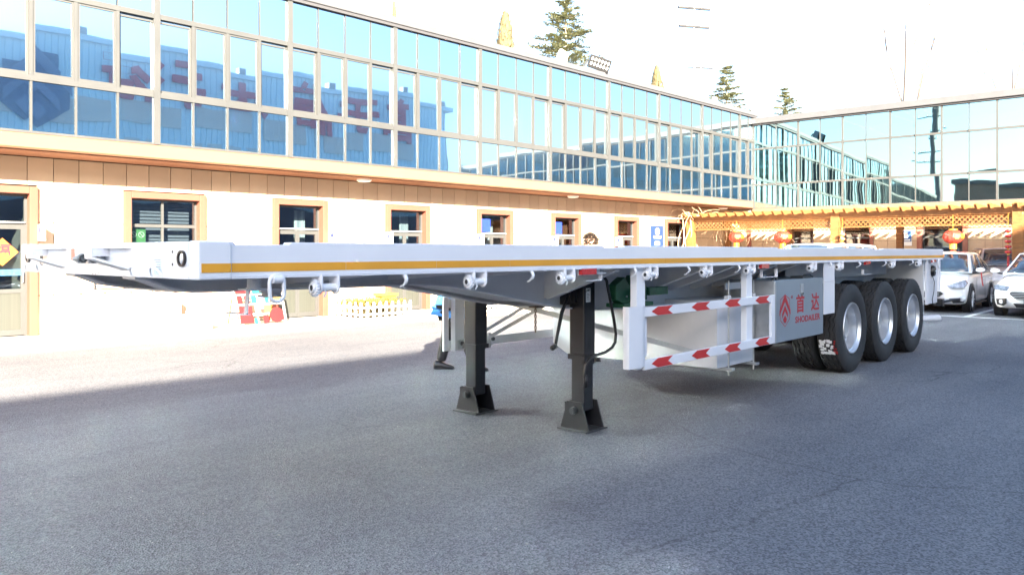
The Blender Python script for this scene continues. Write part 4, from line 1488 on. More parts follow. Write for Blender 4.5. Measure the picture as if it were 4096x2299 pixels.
strap(0.33, 0.16, [(0.0, 1.30), (-0.012, 1.18)])
MB().box((0.303, 0.145, 1.174), (0.333, 0.33, 1.181)).build("hose_bracket", M_WHITE, TR)
strap(0.30, 1.95, [(0.0, 1.36), (0.0, 1.24), (0.30, 1.24)])
strap(3.02, 0.06, [(0.05, 1.36), (0.05, 1.345), (0.05, 1.27), (-0.14, 1.27)])
MB().cyl((3.0, 0.06, 1.33), (3.0, 0.06, 1.36), 0.035, 14).build("bracket_boss", M_WGREY, TR)
MB().box((2.95, 0.03, 1.318), (3.1, 0.09, 1.326)).build("bracket_plate", M_WHITE, TR)
MB().cyl((0.36, 0.16, 1.30), (0.36, 0.16, 1.355), 0.032, 16).build("bracket_boss", M_WGREY, TR)
MB().box((0.30, 0.12, 1.292), (0.42, 0.20, 1.299)).build("bracket_plate", M_WHITE, TR)
strap(5.78, 0.05, [(0.0, 1.30), (0.0, 1.225), (0.35, 1.225), (0.35, 1.30)])
strap(8.78, 0.05, [(0.0, 1.25), (0.0, 1.19), (0.28, 1.19)])
# D ring
dr = MB()
ov = [(0.378 + 0.038 * cos(a) , -0.012, 1.305 + (0.045 if sin(a) > 0 else -0.045) * 0.55 + 0.038 * sin(a)) for a in [2 * pi * i / 24 for i in range(24)]]
dr.tube(ov, 0.0095, 8, True)
dr.build("lashing_ring", M_WHITE, TR, smooth='all')
MB().cyl((0.355, -0.012, 1.348), (0.40, -0.012, 1.348), 0.020, 14).build("ring_lug", M_WHITE, TR, smooth=True)
# winches
def winch_meshes():
    b_ = MB()
    for uo in (0.0,):
        pl = [(0.075, 1.362), (-0.018, 1.362)]
        for i in range(13):
            a = -pi * 0.05 - pi * i / 12 * 0.95
            pl.append((0.012 - 0.032 * cos(a) * 1.0 if False else 0.014 + 0.034 * cos(pi + (i / 12) * pi * 1.05), 1.298 - 0.034 * sin((i / 12) * pi * 1.05)))
        b_.prism([(p[0], p[1]) for p in pl], 'x', 0.045, 0.053)
    frame = b_.mesh("winch_plate", M_WHITE)
    s_ = MB()
    s_.cyl((0.053, 0.014, 1.298), (0.145, 0.014, 1.298), 0.021, 14)
    s_.tube([(0.075, 0.0, 1.290), (0.08, -0.005, 1.272), (0.072, 0.0, 1.252)], 0.005, 6)
    spool = s_.mesh("spool", M_WHITE, True)
    g_ = MB()
    n = 18
    pl = []
    for i in range(n):
        a = 2 * pi * i / n
        pl += [(0.014 + 0.033 * cos(a), 1.298 + 0.033 * sin(a)), (0.014 + 0.044 * cos(a + 0.05), 1.298 + 0.044 * sin(a + 0.05)), (0.014 + 0.033 * cos(a + 0.17), 1.298 + 0.033 * sin(a + 0.17))]
    g_.prism(pl, 'x', 0.018, 0.036)
    gear = g_.mesh("ratchet_wheel", M_WHITE)
    h_ = MB()
    h_.lathe([(0.015, 0.018), (0.015, 0.006), (0.022, 0.006), (0.024, 0.018)], (0, 0.014, 1.298), 'x', 16)
    hub = h_.mesh("hub", M_WHITE, True)
    d_ = MB().cyl((0.010, 0.014, 1.298), (0.012, 0.014, 1.298), 0.0152, 14).mesh("hub_bore", M_IRON)
    return frame, spool, gear, hub, d_


wf_, ws_, wg_, wh_, wd_ = winch_meshes()
for u in (0.575, 1.64, 2.515, 3.59, 4.49, 5.35, 6.90, 7.74, 9.77, 11.06):
    o = link("winch", wf_, TR, (u, 0, 0))
    link("side_plate", wf_, o, (0.10, 0, 0))
    for nm, me in (("spool", ws_), ("ratchet_wheel", wg_), ("hub", wh_), ("hub_bore", wd_)):
        c = link(nm, me, o)
# rope hooks
pts = []
for i in range(13):
    a = pi * 0.62 - i / 12 * pi * 1.18
    pts.append((0, 0.028 - 0.040 * cos(a - pi * 0.0) * -1 * -1, 1.322 + 0.036 * sin(a)))
pts = [(0, 0.026 - 0.036 * sin(f * pi), 1.362 - 0.075 * f) for f in [i / 10 for i in range(11)]] + [(0, 0.040, 1.285)]
me_hook = MB().tube(pts, [0.011] * 6 + [0.010, 0.009, 0.008, 0.007, 0.0065, 0.006], 8).mesh("rope_hook", M_WHITE, True)
for u in (1.165, 2.227, 3.43, 4.242, 5.171, 7.512, 8.491, 9.514, 10.774, 11.9):
    link("rope_hook", me_hook, TR, (u, -0.004, 0))
me_mk = MB().box((-0.085, -0.012, 1.316), (0.085, 0.02, 1.358)).mesh("marker_lamp", M_REDLENS)
me_mb = MB().box((-0.09, 0.021, 1.312), (0.09, 0.026, 1.36)).mesh("bezel", M_WPLAST)
for u in (2.84, 5.74, 8.80, 11.98):
    o = link("marker_lamp", me_mk, TR, (u, 0, 0))
    link("bezel", me_mb, o)

# landing legs
def landing_leg(u, v, near):
    t = MB()
    w = 0.0775
    t.box((u - w, v - w, 0.62), (u + w, v + w, 1.36))
    o = t.build("landing_leg", M_BLACK, TR, bevel=0.012)
    i_ = MB()
    i_.box((u - 0.066, v - 0.066, 0.16), (u + 0.066, v + 0.066, 0.62))
    i_.build("inner_leg", M_BLACK, o, bevel=0.010)
    c = MB()
    c.box((u - w - 0.009, v - w - 0.009, 0.585), (u + w + 0.009, v + w + 0.009, 0.628))
    c.build("collar", M_BLACK, o)
    f = MB()
    f.box((u - 0.15, v - 0.15, 0.006), (u + 0.15, v + 0.15, 0.018))
    f.build("foot_plate", M_IRON, o)
    for s in (-1, 1):
        MB().prism([(v - 0.145, 0.018), (v + 0.145, 0.018), (v + 0.075, 0.24), (v - 0.075, 0.24)], 'x', u + s * 0.105 - 0.005, u + s * 0.105 + 0.005).build("foot_gusset", M_BLACK, o)
    for s in (-1, 1):
        if s < 0:
            MB().prism([(u - 0.10, 0.018), (u + 0.10, 0.018), (u + 0.10, 0.23), (u - 0.10, 0.23)], 'y', v + 0.10, v + 0.108).build("foot_gusset", M_BLACK, o)
    p = MB()
    p.cyl((u - 0.15, v, 0.17), (u + 0.125, v, 0.17), 0.022, 14)
    p.cyl((u - 0.14, v - 0.0, 0.17), (u - 0.106, v, 0.17), 0.032, 14)
    p.build("foot_pin", M_IRON, o, smooth=True)
    return o


l1 = landing_leg(3.655, 0.66, True)
l2 = landing_leg(3.575, 1.83, False)
MB().box((3.545, 0.655, 1.06), (3.575, 0.8, 1.37)).build("gearbox", M_BLACK, l1)
MB().box((3.50, 0.69, 1.04), (3.572, 0.80, 1.34)).build("mount_plate", M_BLACK, l1)
MB().box((3.60, 0.50, 1.27), (3.76, 0.578, 1.37)).build("gearbox_cover", M_BLACK, l1, bevel=0.01)
MB().box((3.60, 0.5790, 1.06), (3.66, 0.5815, 1.175)).build("maker_label", M_PAPER, l1)
text("maker_text", "JOST", 0.024, M_INK, l1, (3.63, 0.5783, 1.158), (R(90), 0, 0), 0.0004, 0.001)
for q in range(5):
    MB().box((3.608, 0.5783, 1.08 + q * 0.012), (3.645 - 0.004 * (q % 3), 0.5788, 1.083 + q * 0.012)).build("print_line", M_INK, l1)
MB().cyl((3.655, 0.74, 1.24), (3.575, 1.76, 1.24), 0.02, 12).build("cross_shaft", M_STEEL, TR, smooth=True)
# crank handle
ck = MB()
ck.tube([(3.70, 0.50, 1.30), (3.72, 0.46, 1.24), (3.83, 0.46, 0.90), (3.855, 0.46, 0.79), (3.845, 0.46, 0.72), (3.80, 0.46, 0.68), (3.70, 0.46, 0.65), (3.55, 0.46, 0.635), (3.47, 0.46, 0.61), (3.43, 0.46, 0.57),
         (3.415, 0.46, 0.50), (3.435, 0.46, 0.41)], 0.0125, 10)
ck.tube([(3.425, 0.46, 0.49), (3.437, 0.46, 0.40)], 0.0165, 10)
ck.build("crank_handle", M_HORN, TR, smooth='all')
ck = MB()
ck.tube([(3.52, 0.70, 1.12), (3.43, 0.70, 0.98), (3.37, 0.70, 0.80), (3.345, 0.70, 0.71)], [0.013, 0.017, 0.013, 0.013], 10)
ck.cyl((3.345, 0.70, 0.715), (3.30, 0.70, 0.70), 0.022, 10)
ck.build("release_lever", M_HORN, TR, smooth='all')

# stays
def bar(name, p, q, w, h, m, parent=TR):
    p, q = Vector(p), Vector(q)
    d = (q - p)
    L_ = d.length
    M = Matrix.Translation(p) @ d.to_track_quat('X', 'Z').to_matrix().to_4x4()
    return MB().box((0, -w / 2, -h / 2), (L_, w / 2, h / 2), M).build(name, m, parent)


bar("stay", (3.95, 1.75, 0.99), (4.9, 0.30, 0.55), 0.03, 0.045, M_STEEL)
bar("stay", (4.55, 1.62, 1.02), (4.15, 2.28, 0.575), 0.03, 0.035, M_STEEL)
bar("stay", (4.3, 1.62, 1.05), (3.75, 2.27, 0.53), 0.02, 0.03, M_WGREY)

# green hoist
gh = MB()
gh.prism([(3.80, 1.08), (3.80, 1.20), (3.93, 1.265), (4.0, 1.19), (4.07, 1.275), (4.16, 1.265), (4.28, 1.17), (4.28, 1.06), (3.9, 1.04)], 'y', 0.42, 0.50)
gh.box((3.84, 0.37, 1.01), (4.30, 0.55, 1.045))
gh.box((4.285, 0.40, 1.095), (4.60, 0.48, 1.165))
gh.cyl((4.05, 0.35, 1.12), (4.05, 0.60, 1.12), 0.045, 14)
gh.build("spare_wheel_hoist", M_GREEN, TR, bevel=0.005)
bt = MB()
for (u, z) in ((4.12, 1.19), (4.18, 1.15), (3.95, 1.10), (4.2, 1.09)):
    bt.cyl((u, 0.419, z), (u, 0.408, z), 0.009, 6)
bt.build("bolt", M_STEEL, TR)

# chain
ch = MB()
for i in range(9):
    z = 0.968 - 0.026 * i
    a = (i % 2) * R(90) + R(20)
    ch.tube([(3.95 + cos(a) * 0.011 * cos(t), 1.42 + sin(a) * 0.011 * cos(t), z - 0.013 + 0.019 * sin(t)) for t in [2 * pi * k / 10 for k in range(10)]], 0.004, 5, True)
ch.box((3.90, 1.38, 0.958), (4.02, 1.46, 0.972))
ch.build("hanging_chain", M_RUST, TR)

# big white equipment box
EB = MB()
c0, c1 = 5.175, 5.98
sec = [(0.215, 0.375), (0.215, 1.0), (2.20, 0.995), (2.20, 0.47), (1.98, 0.355)]
EB.prism(sec, 'x', c0, c1)
eb = EB.build("equipment_box", M_WGREY, TR, bevel=0.004)
MB().box((c0 - 0.008, 0.20, 1.0), (c1 + 0.008, 2.22, 1.008)).build("lid", M_WGREY, eb)
for u in (5.32, 5.86):
    MB().cyl((u, 0.17, 0.30), (u, 0.17, 1.20), 0.008, 8).build("hanger_rod", M_STEEL, TR)
    MB().box((u - 0.03, 0.16, 1.02), (u + 0.03, 0.20, 1.06)).build("hanger_bracket", M_WGREY, TR)
    MB().box((u - 0.02, 0.13, 0.345), (u + 0.05, 2.1, 0.37)).build("hanger_channel", M_STEEL, TR)
MB().prism([(5.6, 1.10), (6.55, 1.10), (6.55, 1.235), (6.2, 1.17), (5.6, 1.165)], 'y', 0.34, 0.352).build("spring_hanger", M_WGREY, TR)
MB().cyl((6.42, 0.335, 1.145), (6.42, 0.30, 1.145), 0.016, 12).build("hanger_bolt", M_GOLD, TR)

# side guard (near)
GP = MB()
GP.prism([(-0.075, 0.0), (-0.09, 0.03), (-0.09, 0.20), (-0.0, 0.24), (0.045, 0.25), (0.045, 0.0)][::-1], 'z', 0, 1)
gp = MB()
vs = []
prof_ = [(3.365, 0.055), (3.350, 0.035), (3.358, 0.0), (3.52, -0.008), (3.575, 0.0), (3.59, 0.02)]
for z in (0.59, 1.06):
    for (u, v) in prof_ + [(u + (0.006 if u < 3.36 else 0), v + (0.006 if v < 0.09 else 0)) for (u, v) in prof_[::-1]]:
        vs.append((u, v, z))
n = 12
fs = [(i, (i + 1) % n, (i + 1) % n + n, i + n) for i in range(n)] + [tuple(range(n)), tuple(range(2 * n - 1, n - 1, -1))]
gp.add(vs, fs)
sg_ = gp.build("guard_panel", M_WHITE, TR, smooth=50)
MB().box((3.578, 0.0, 0.972), (5.905, 0.03, 1.046)).build("guard_rail", M_WHITE, TR, bevel=0.004)
MB().box((3.578, 0.0, 0.562), (5.905, 0.03, 0.640)).build("guard_rail", M_WHITE, TR, bevel=0.004)
MB().box((5.907, 0.0, 0.562), (5.99, 0.03, 1.046)).build("guard_end_post", M_WHITE, TR, bevel=0.004)
MB().box((3.62, 0.033, 0.66), (3.655, 0.07, 0.96)).build("guard_stiffener", M_WHITE, TR)
for u in (3.515, 5.42):
    MB().box((u, 0.035, 0.565), (u + 0.12, 0.095, 1.355)).build("guard_upright", M_WHITE, TR, bevel=0.004)
for z in (0.974, 0.564):
    for a in (3.67, 4.30, 4.90, 5.53):
        b = a + 0.315
        zz0, zz1 = z + 0.002, z + (0.070 if z > 0.9 else 0.074)
        zm = (zz0 + zz1) / 2
        MB().prism([(a, zm), (a + 0.095, zz0), (b + 0.01, zz0), (b - 0.065, zm), (b + 0.01, zz1), (a + 0.095, zz1)], 'y', -0.0018, -0.0004).build("red_arrow", M_RED, TR)

# far side guard
fu = MB()
MB().box((3.585, 2.27, 0.515), (3.65, 2.29, 1.035)).build("guard_end_post", M_WHITE, TR)
MB().box((3.67, 2.20, 0.515), (3.79, 2.26, 1.36)).build("guard_upright", M_WGREY, TR)
MB().box((5.42, 2.20, 0.515), (5.54, 2.26, 1.36)).build("guard_upright", M_WGREY, TR)
for z0, z1 in ((0.525, 0.61), (0.93, 1.02)):
    MB().box((3.652, 2.265, z0), (6.0, 2.29, z1)).build("guard_rail", M_WGREY, TR)
MB().box((3.70, 2.185, 0.53), (3.79, 2.198, 0.62)).build("guard_bracket", M_STEEL, TR)
MB().box((4.17, 2.23, 0.50), (4.21, 2.262, 0.65)).build("guard_bracket", M_STEEL, TR)
for u, v in ((3.745, 2.184), (4.25, 2.25)):
    MB().lathe([(0.0, -0.02), (0.02, -0.018), (0.022, 0.0)], (u, v, 0.585), 'y', 10).build("guard_bolt", M_IRON, TR)

# tool box with lettering
tb = MB().box((6.06, 0.04, 0.548), (7.36, 0.55, 1.186)).build("tool_box", M_TBOX, TR, bevel=0.006)
MB().box((6.008, 0.015, 0.556), (6.058, 0.56, 1.180)).build("box_edge", M_STEEL, tb, bevel=0.006)
MB().box((6.065, 0.028, 0.552), (7.358, 0.0395, 1.184)).build("box_door", M_TBOX, tb, bevel=0.003)
tbs = M_LOGO
FY = 0.0265


def logo_shape(cx, cz, s):
    m = MB()
    # shield outline
    o_ = [(0, 0.50), (0.36, 0.36), (0.36, -0.28), (0, -0.50), (-0.36, -0.28), (-0.36, 0.36)]
    i_ = [(x * 0.93, z * 0.955) for x, z in o_]
    vs = [(cx + x * s, FY, cz + z * s) for x, z in o_] + [(cx + x * s, FY, cz + z * s) for x, z in i_]
    m.add(vs, [(i, (i + 1) % 6, (i + 1) % 6 + 6, i + 6) for i in range(6)])
    for poly in ([(0, 0.52), (0.40, 0.02), (0.42, -0.14), (0, 0.28), (-0.42, -0.14), (-0.40, 0.02)][::1],
                 [(0, 0.17), (0.21, -0.08), (0.21, -0.22), (0, -0.01), (-0.21, -0.22), (-0.21, -0.08)],
                 [(0, -0.14), (0.14, -0.26), (0.09, -0.34), (0, -0.39), (-0.09, -0.34), (-0.14, -0.26)]):
        m.prism([(cx + x * s, cz + z * s) for x, z in poly], 'y', FY - 0.0012, FY - 0.0002)
    return m


logo_shape(6.295, 0.868, 0.335).build("logo_emblem", tbs, tb)
text("logo_character", "首", 0.205, tbs, tb, (6.70, FY, 0.908), (R(90), 0, 0), 0.0006, 0.004, sx=1.15)
text("logo_character", "达", 0.205, tbs, tb, (7.12, FY, 0.908), (R(90), 0, 0), 0.0006, 0.004, sx=1.15)
text("logo_lettering", "SHODAILER", 0.092, tbs, tb, (6.91, FY, 0.752), (R(90), 0, 0), 0.0006, 0.0022, sx=1.38, sp=1.05)
text("trademark", "®", 0.05, tbs, tb, (6.475, FY, 1.0), (R(90), 0, 0), 0.0004)
lk = MB()
lk.box((6.70, FY - 0.006, 1.045), (6.775, FY + 0.001, 1.135))
lk.cyl((6.737, FY - 0.012, 1.035), (6.737, FY, 1.035), 0.026, 14)
lk.build("box_lock", M_STEEL, tb, bevel=0.002)
MB().cyl((6.737, FY - 0.016, 1.030), (6.737, FY - 0.0125, 1.030), 0.012, 12).build("keyhole", M_HORN, tb)
ht = MB()
for u in (6.08, 6.16):
    ht.cyl((u, 0.06, 1.188), (u, 0.06, 1.215), 0.012, 8)
ht.box((6.85, 0.06, 1.187), (7.15, 0.2, 1.21))
ht.tube([(6.87, 0.07, 1.21), (6.92, 0.07, 1.225), (7.08, 0.07, 1.225), (7.13, 0.07, 1.21)], 0.008, 6)
ht.build("box_hanger", M_IRON, TR)

# mudguard plates
MB().box((7.37, 0.02, 0.766), (7.70, 0.03, 1.355)).build("mudguard_plate", M_WHITE, TR)
MB().box((7.375, 0.016, 1.13), (7.695, 0.0195, 1.14)).build("plate_fold", M_WGREY, TR)
MB().box((11.625, 0.06, 0.66), (11.645, 1.70, 1.355)).build("rear_bulkhead", M_WGREY, TR)
MB().box((7.70, 0.60, 1.134), (11.62, 0.61, 1.384)).build("wheel_arch_panel", M_WGREY, TR)
MB().box((7.72, 0.60, 1.125), (11.62, 1.70, 1.133)).build("wheel_arch_top", M_WGREY, TR)
MB().box((11.66, 0.03, 0.66), (11.78, 0.05, 1.355)).build("rear_plate", M_WHITE, TR)
MB().box((11.79, 0.06, 0.66), (12.42, 0.08, 1.355)).build("rear_plate", M_WGREY, TR)
MB().box((12.43, 0.03, 0.85), (12.5, 0.25, 1.355)).build("rear_post", M_WHITE, TR)
MB().box((11.80, 0.052, 1.0), (12.4, 0.058, 1.03)).build("plate_fold", M_WGREY, TR)
hr = MB().lathe([(0.0, -0.05), (0.03, -0.052), (0.075, -0.04), (0.09, -0.01), (0.09, 0.0)], (12.1, 0.055, 1.175), 'y', 24).build("reverse_horn", M_HORN, TR, smooth=True)
MB().box((12.07, 0.0, 1.165), (12.13, 0.0035, 1.185)).build("horn_label", M_PAPER, hr)
cb = MB()
cb.tube([(12.05, 0.04, 1.10), (12.13, 0.03, 1.0), (12.10, 0.03, 0.86), (12.0, 0.03, 0.72), (12.05, 0.03, 0.64), (12.4, 0.0, 0.62)], 0.006, 5)
cb.build("cable", M_HORN, TR, smooth='all')
lr = [(11.98, -0.01, 1.33), (12.06, -0.01, 1.22), (12.10, -0.01, 1.23)]
dr2 = MB().tube([(12.22 + 0.045 * cos(a), -0.012, 1.29 + 0.065 * sin(a)) for a in [2 * pi * i / 18 for i in range(18)]], 0.012, 6, True).build("lashing_ring", M_WHITE, TR, smooth='all')
sl_ = MB()
sl_.tube([(12.45, 0.03, 0.66), (12.62, -0.12, 0.70), (12.72, -0.20, 0.71)], 0.02, 8)
sl_.box((12.42, -0.02, 0.60), (12.54, 0.08, 0.72))
stalk = sl_.build("outline_lamp", M_HORN, TR, smooth=True)
MB().lathe([(0.0, -0.03), (0.035, -0.025), (0.05, 0.0), (0.035, 0.02), (0.0, 0.025)], (12.78, -0.23, 0.715), 'x', 16).build("lens", M_LAMP, stalk, smooth=True)
MB().cyl((12.0, 0.30, 0.40), (12.50, 0.06, 0.40), 0.055, 18).build("rear_guard_bar", M_WGREY, TR, smooth=True)
MB().box((12.3, 0.25, 0.45), (12.4, 0.33, 1.0)).build("rear_guard_stay", M_WGREY, TR)

# wheels -------------------------------------------------------------
def tyre_mesh():
    R0, w = 0.54, 0.275
    n = 112
    m = MB()
    grooves = [0.055, 0.107, 0.168, 0.220]
    # profile list: (y, r, zig)
    P = [(0.035, 0.305, 0), (0.018, 0.33, 0), (0.003, 0.38, 0), (-0.002, 0.43, 0), (0.002, 0.475, 0), (0.012, 0.512, 0), (0.022, R0 - 0.012, 0), (0.030, R0 - 0.003, 0)]
    for gq in grooves:
        P += [(gq - 0.007, R0, 1), (gq - 0.005, R0 - 0.016, 1), (gq + 0.005, R0 - 0.016, 1), (gq + 0.007, R0, 1)]
    P += [(w - 0.030, R0 - 0.003, 0), (w - 0.022, R0 - 0.012, 0), (w - 0.012, 0.512, 0), (w - 0.002, 0.475, 0), (w + 0.002, 0.43, 0), (w - 0.003, 0.38, 0), (w - 0.018, 0.33, 0), (w - 0.035, 0.305, 0)]
    for (y, r, z) in P:
        for i in range(n):
            a = 2 * pi * i / n
            yy = y + (0.009 * (1 if (i % 4) < 2 else -1) if z else 0)
            rr = r
            if not z and 0.50 < r < 0.535 and i % 4 == 0:
                rr -= 0.008
            m.v.append((rr * cos(a), yy, rr * sin(a)))
    for k in range(len(P) - 1):
        for i in range(n):
            m.f.append((k * n + i, (k + 1) * n + i, (k + 1) * n + (i + 1) % n, k * n + (i + 1) % n))
    return m.mesh("tyre", M_RUBBER, 30)


me_ty = tyre_mesh()
rm = MB()
rm.lathe([(0.318, 0.030), (0.312, 0.012), (0.300, 0.012), (0.292, 0.03), (0.285, 0.05), (0.270, 0.06), (0.262, 0.12), (0.258, 0.155), (0.20, 0.165), (0.14, 0.160), (0.13, 0.12), (0.115, 0.10), (0.0, 0.10)], (0, 0, 0), 'y', 48)
me_rim = rm.mesh("rim", M_RIM, 30)
rm = MB()
for i in range(10):
    a = 2 * pi * i / 10
    rm.cyl((0.165 * cos(a), 0.16, 0.165 * sin(a)), (0.165 * cos(a), 0.125, 0.165 * sin(a)), 0.013, 6)
me_nut = rm.mesh("wheel_nut", M_STEEL)
for k in range(3):
    u = 8.36 + 1.31 * k
    for (y0, flip) in ((0.02, False), (0.335, True), (WID - 0.02, True), (WID - 0.335, False)):
        ty = link("tyre", me_ty, TR, (u, y0, 0.54), (0, random.uniform(0, 6), R(180) if (flip and y0 > 1.5) else 0))
        ty.rotation_mode = 'YXZ' if False else 'XYZ'
        if y0 > 1.5 and not flip:
            ty.rotation_euler = (0, 1.0, R(180))
        link("rim", me_rim, ty)
        if y0 == 0.02:
            link("wheel_nut", me_nut, ty)
    MB().cyl((u, 0.2, 0.54), (u, WID - 0.2, 0.54), 0.075, 14).build("axle", M_BLACK, TR, smooth=True)
    for v in (0.78, 1.58):
        sp = MB()
        for q in range(5):
            L_ = 0.52 - q * 0.06
            sp.box((u - L_, v - 0.04, 0.66 + q * 0.016), (u + L_, v + 0.04, 0.672 + q * 0.016))
        sp.build("leaf_spring", M_BLACK, TR)
        for s in (-0.62, 0.62):
            if s > 0 or k == 0:
                MB().prism([(u + s - 0.06, 0.64), (u + s + 0.06, 0.64), (u + s + 0.12, 0.985), (u + s - 0.12, 0.985)], 'y', v - 0.045, v + 0.045).build("spring_bracket", M_WGREY, TR)
# sticker on the first tyre tread
random.seed(5)
tk = MB()
tk2 = MB()
for i in range(46):
    a = R(202 + random.uniform(-9, 9))
    yv = random.uniform(0.04, 0.22)
    rr = 0.5425
    s = random.uniform(0.008, 0.022)
    c = Vector((8.36 + rr * cos(a), 0.02 + yv, 0.54 + rr * sin(a)))
    tdir = Vector((-sin(a), 0, cos(a))) * s
    sd = Vector((0, s, 0))
    (tk if yv > 0.075 else tk2).add([c - tdir - sd, c + tdir - sd * 0.8, c + tdir * 0.8 + sd, c - tdir + sd], [(0, 1, 2, 3)])
tk.build("tyre_sticker", M_PAPER, TR)
tk2.build("tyre_sticker_edge", M_REDP, TR)
# brake chambers, pipe
for k in range(3):
    u = 8.36 + 1.31 * k
    MB().lathe([(0.0, -0.1), (0.07, -0.09), (0.08, -0.02), (0.08, 0.05), (0.0, 0.07)], (u - 0.25, 0.95, 0.62), 'x', 16).build("brake_chamber", M_BLACK, TR, smooth=True)
ap = MB()
ap.tube([(2.6, 1.1, 1.30), (4, 1.1, 1.2), (8, 1.05, 1.2), (12, 1.05, 1.2)], 0.012, 6)
ap.build("air_pipe", M_HORN, TR)

# ================================================================ CARS
def car(name, lab, loc, rz, paint, H=1.47, L=4.6, W_=1.80, grille='wide', mpv=False, grp="cars parked by the glass wing", plate=True, ribbon=False):
    t = thing(name, lab, "car", loc, rz, grp)
    hw = W_ / 2
    xf = 0.86
    # stations: x (front = +), bottom z, top z (hood/belt/boot), half width
    if mpv:
        S_ = [(L / 2, 0.42, 0.62, 0.62), (L / 2 - 0.06, 0.26, 0.76, 0.80), (L / 2 - 0.22, 0.22, 0.90, 0.92), (L / 2 - 0.55, 0.20, 1.00, 0.98), (L / 2 - 1.0, 0.19, 1.07, 1.0), (0.9, 0.19, 1.10, 1.0), (0, 0.19, 1.10, 1.0), (-1.2, 0.19, 1.12, 1.0),
              (-L / 2 + 0.4, 0.22, 1.14, 0.99), (-L / 2 + 0.08, 0.28, 1.12, 0.94), (-L / 2, 0.4, 1.0, 0.85)]
        gx = [(L / 2 - 0.95, L / 2 - 1.75), (-L / 2 + 0.1, -L / 2 + 0.35)]
        belt = 1.08
    else:
        S_ = [(L / 2, 0.40, 0.55, 0.55), (L / 2 - 0.05, 0.25, 0.66, 0.76), (L / 2 - 0.16, 0.20, 0.74, 0.88), (L / 2 - 0.40, 0.19, 0.83, 0.96), (L / 2 - 0.8, 0.19, 0.91, 0.99), (L / 2 - 1.25, 0.18, 0.96, 1.0), (0.2, 0.18, 0.97, 1.0), (-0.6, 0.18, 0.98, 1.0),
              (-1.3, 0.19, 1.0, 1.0), (-L / 2 + 0.45, 0.22, 1.03, 0.98), (-L / 2 + 0.1, 0.28, 1.02, 0.93), (-L / 2, 0.42, 0.95, 0.84)]
        gx = [(L / 2 - 1.18, L / 2 - 1.95), (-L / 2 + 0.55, -L / 2 + 1.25)]
        belt = 0.955
    m = MB()
    cols_ = None
    for (x, zb, zt, k) in S_:
        w = hw * k
        h = zt - zb
        ring_ = [(0, zt + 0.02), (w * 0.35, zt + 0.015), (w * 0.70, zt), (w * 0.88, zt - 0.04 * min(1, h)), (w * 0.965, zt - 0.13 * min(1, h * 1.5)), (w * 1.0, zb + h * 0.62), (w * 1.0, zb + h * 0.40), (w * 0.985, zb + h * 0.2), (w * 0.95, zb + 0.03), (w * 0.85, zb), (0, zb)]
        full = [(y, z) for (y, z) in ring_] + [(-y, z) for (y, z) in ring_[-2:0:-1]]
        cols_ = len(full)
        for (y, z) in full:
            xx = x - (0.22 * (abs(y) / hw) ** 3 if x > L / 2 - 0.3 else 0) + (0.12 * (abs(y) / hw) ** 3 if x < -L / 2 + 0.2 else 0)
            m.v.append((xx, y, z))
    ns = len(S_)
    for i in range(ns - 1):
        for j in range(cols_):
            m.f.append((i * cols_ + j, i * cols_ + (j + 1) % cols_, (i + 1) * cols_ + (j + 1) % cols_, (i + 1) * cols_ + j))
    m.f.append(tuple(range(cols_ - 1, -1, -1)))
    m.f.append(tuple((ns - 1) * cols_ + j for j in range(cols_)))
    body = m.build("body", paint, t, smooth='all')
    sb = body.modifiers.new("smooth", 'SUBSURF')
    sb.levels = sb.render_levels = 1
    # greenhouse
    (f0, f1), (r0, r1) = gx
    wb, wr_ = hw * 0.93, hw * 0.70
    zr = H

    def P(fx, u, z01):
        """u -1..1 across, fx 0 front..1 rear at height z01 (0 belt..1 roof)"""
        xf_ = f0 + (f1 - f0) * z01
        xr_ = r0 + (r1 - r0) * z01
        xx = xf_ + (xr_ - xf_) * fx
        ww = wb + (wr_ - wb) * z01
        zz = belt + (zr - belt) * z01
        bow = 0.10 * (1 - u * u)
        xx += bow * (1 - fx) * 1.0 - bow * 0.6 * fx
        zz += (0.035 * (1 - u * u) - 0.05 * (2 * fx - 0.9) ** 2 * 0.8) * z01
        return (xx, u * ww, zz)
    U = [-1, -0.97, -0.8, -0.4, 0, 0.4, 0.8, 0.97, 1]
    FX = [0, 0.08, 0.25, 0.5, 0.75, 0.92, 1]
    Zs = [0, 0.5, 0.9, 1.0]
    g_ = MB()

    def sheet(fn, A, B, flip=False):
        o = len(g_.v)
        for a in A:
            for b in B:
                g_.v.append(fn(a, b))
        for i in range(len(A) - 1):
            for j in range(len(B) - 1):
                q = (o + i * len(B) + j, o + i * len(B) + j + 1, o + (i + 1) * len(B) + j + 1, o + (i + 1) * len(B) + j)
                g_.f.append(q[::-1] if flip else q)
    sheet(lambda u, z: P(0, u, z), U, Zs)
    sheet(lambda u, z: P(1, u, z), U, Zs, True)
    sheet(lambda f, z: P(f, 1, z), FX, Zs)
    sheet(lambda f, z: P(f, -1, z), FX, Zs, True)
    sheet(lambda f, u: P(f, u, 1), FX, U)
    g_.build("roof", paint, t, smooth=40)

    def win(nm, pts_fn, A, B, off, parent=t, m_=CARGLASS):
        q = MB()
        for a in A:
            for b in B:
                p = Vector(pts_fn(a, b)) + Vector(off)
                q.v.append(tuple(p))
        for i in range(len(A) - 1):
            for j in range(len(B) - 1):
                q.f.append((i * len(B) + j, i * len(B) + j + 1, (i + 1) * len(B) + j + 1, (i + 1) * len(B) + j))
        o = q.build(nm, m_, parent, smooth='all')
        sd = o.modifiers.new("thick", 'SOLIDIFY')
        sd.thickness = 0.004
        sd.offset = 0
        return o
    Z2 = [0.04, 0.3, 0.6, 0.93]
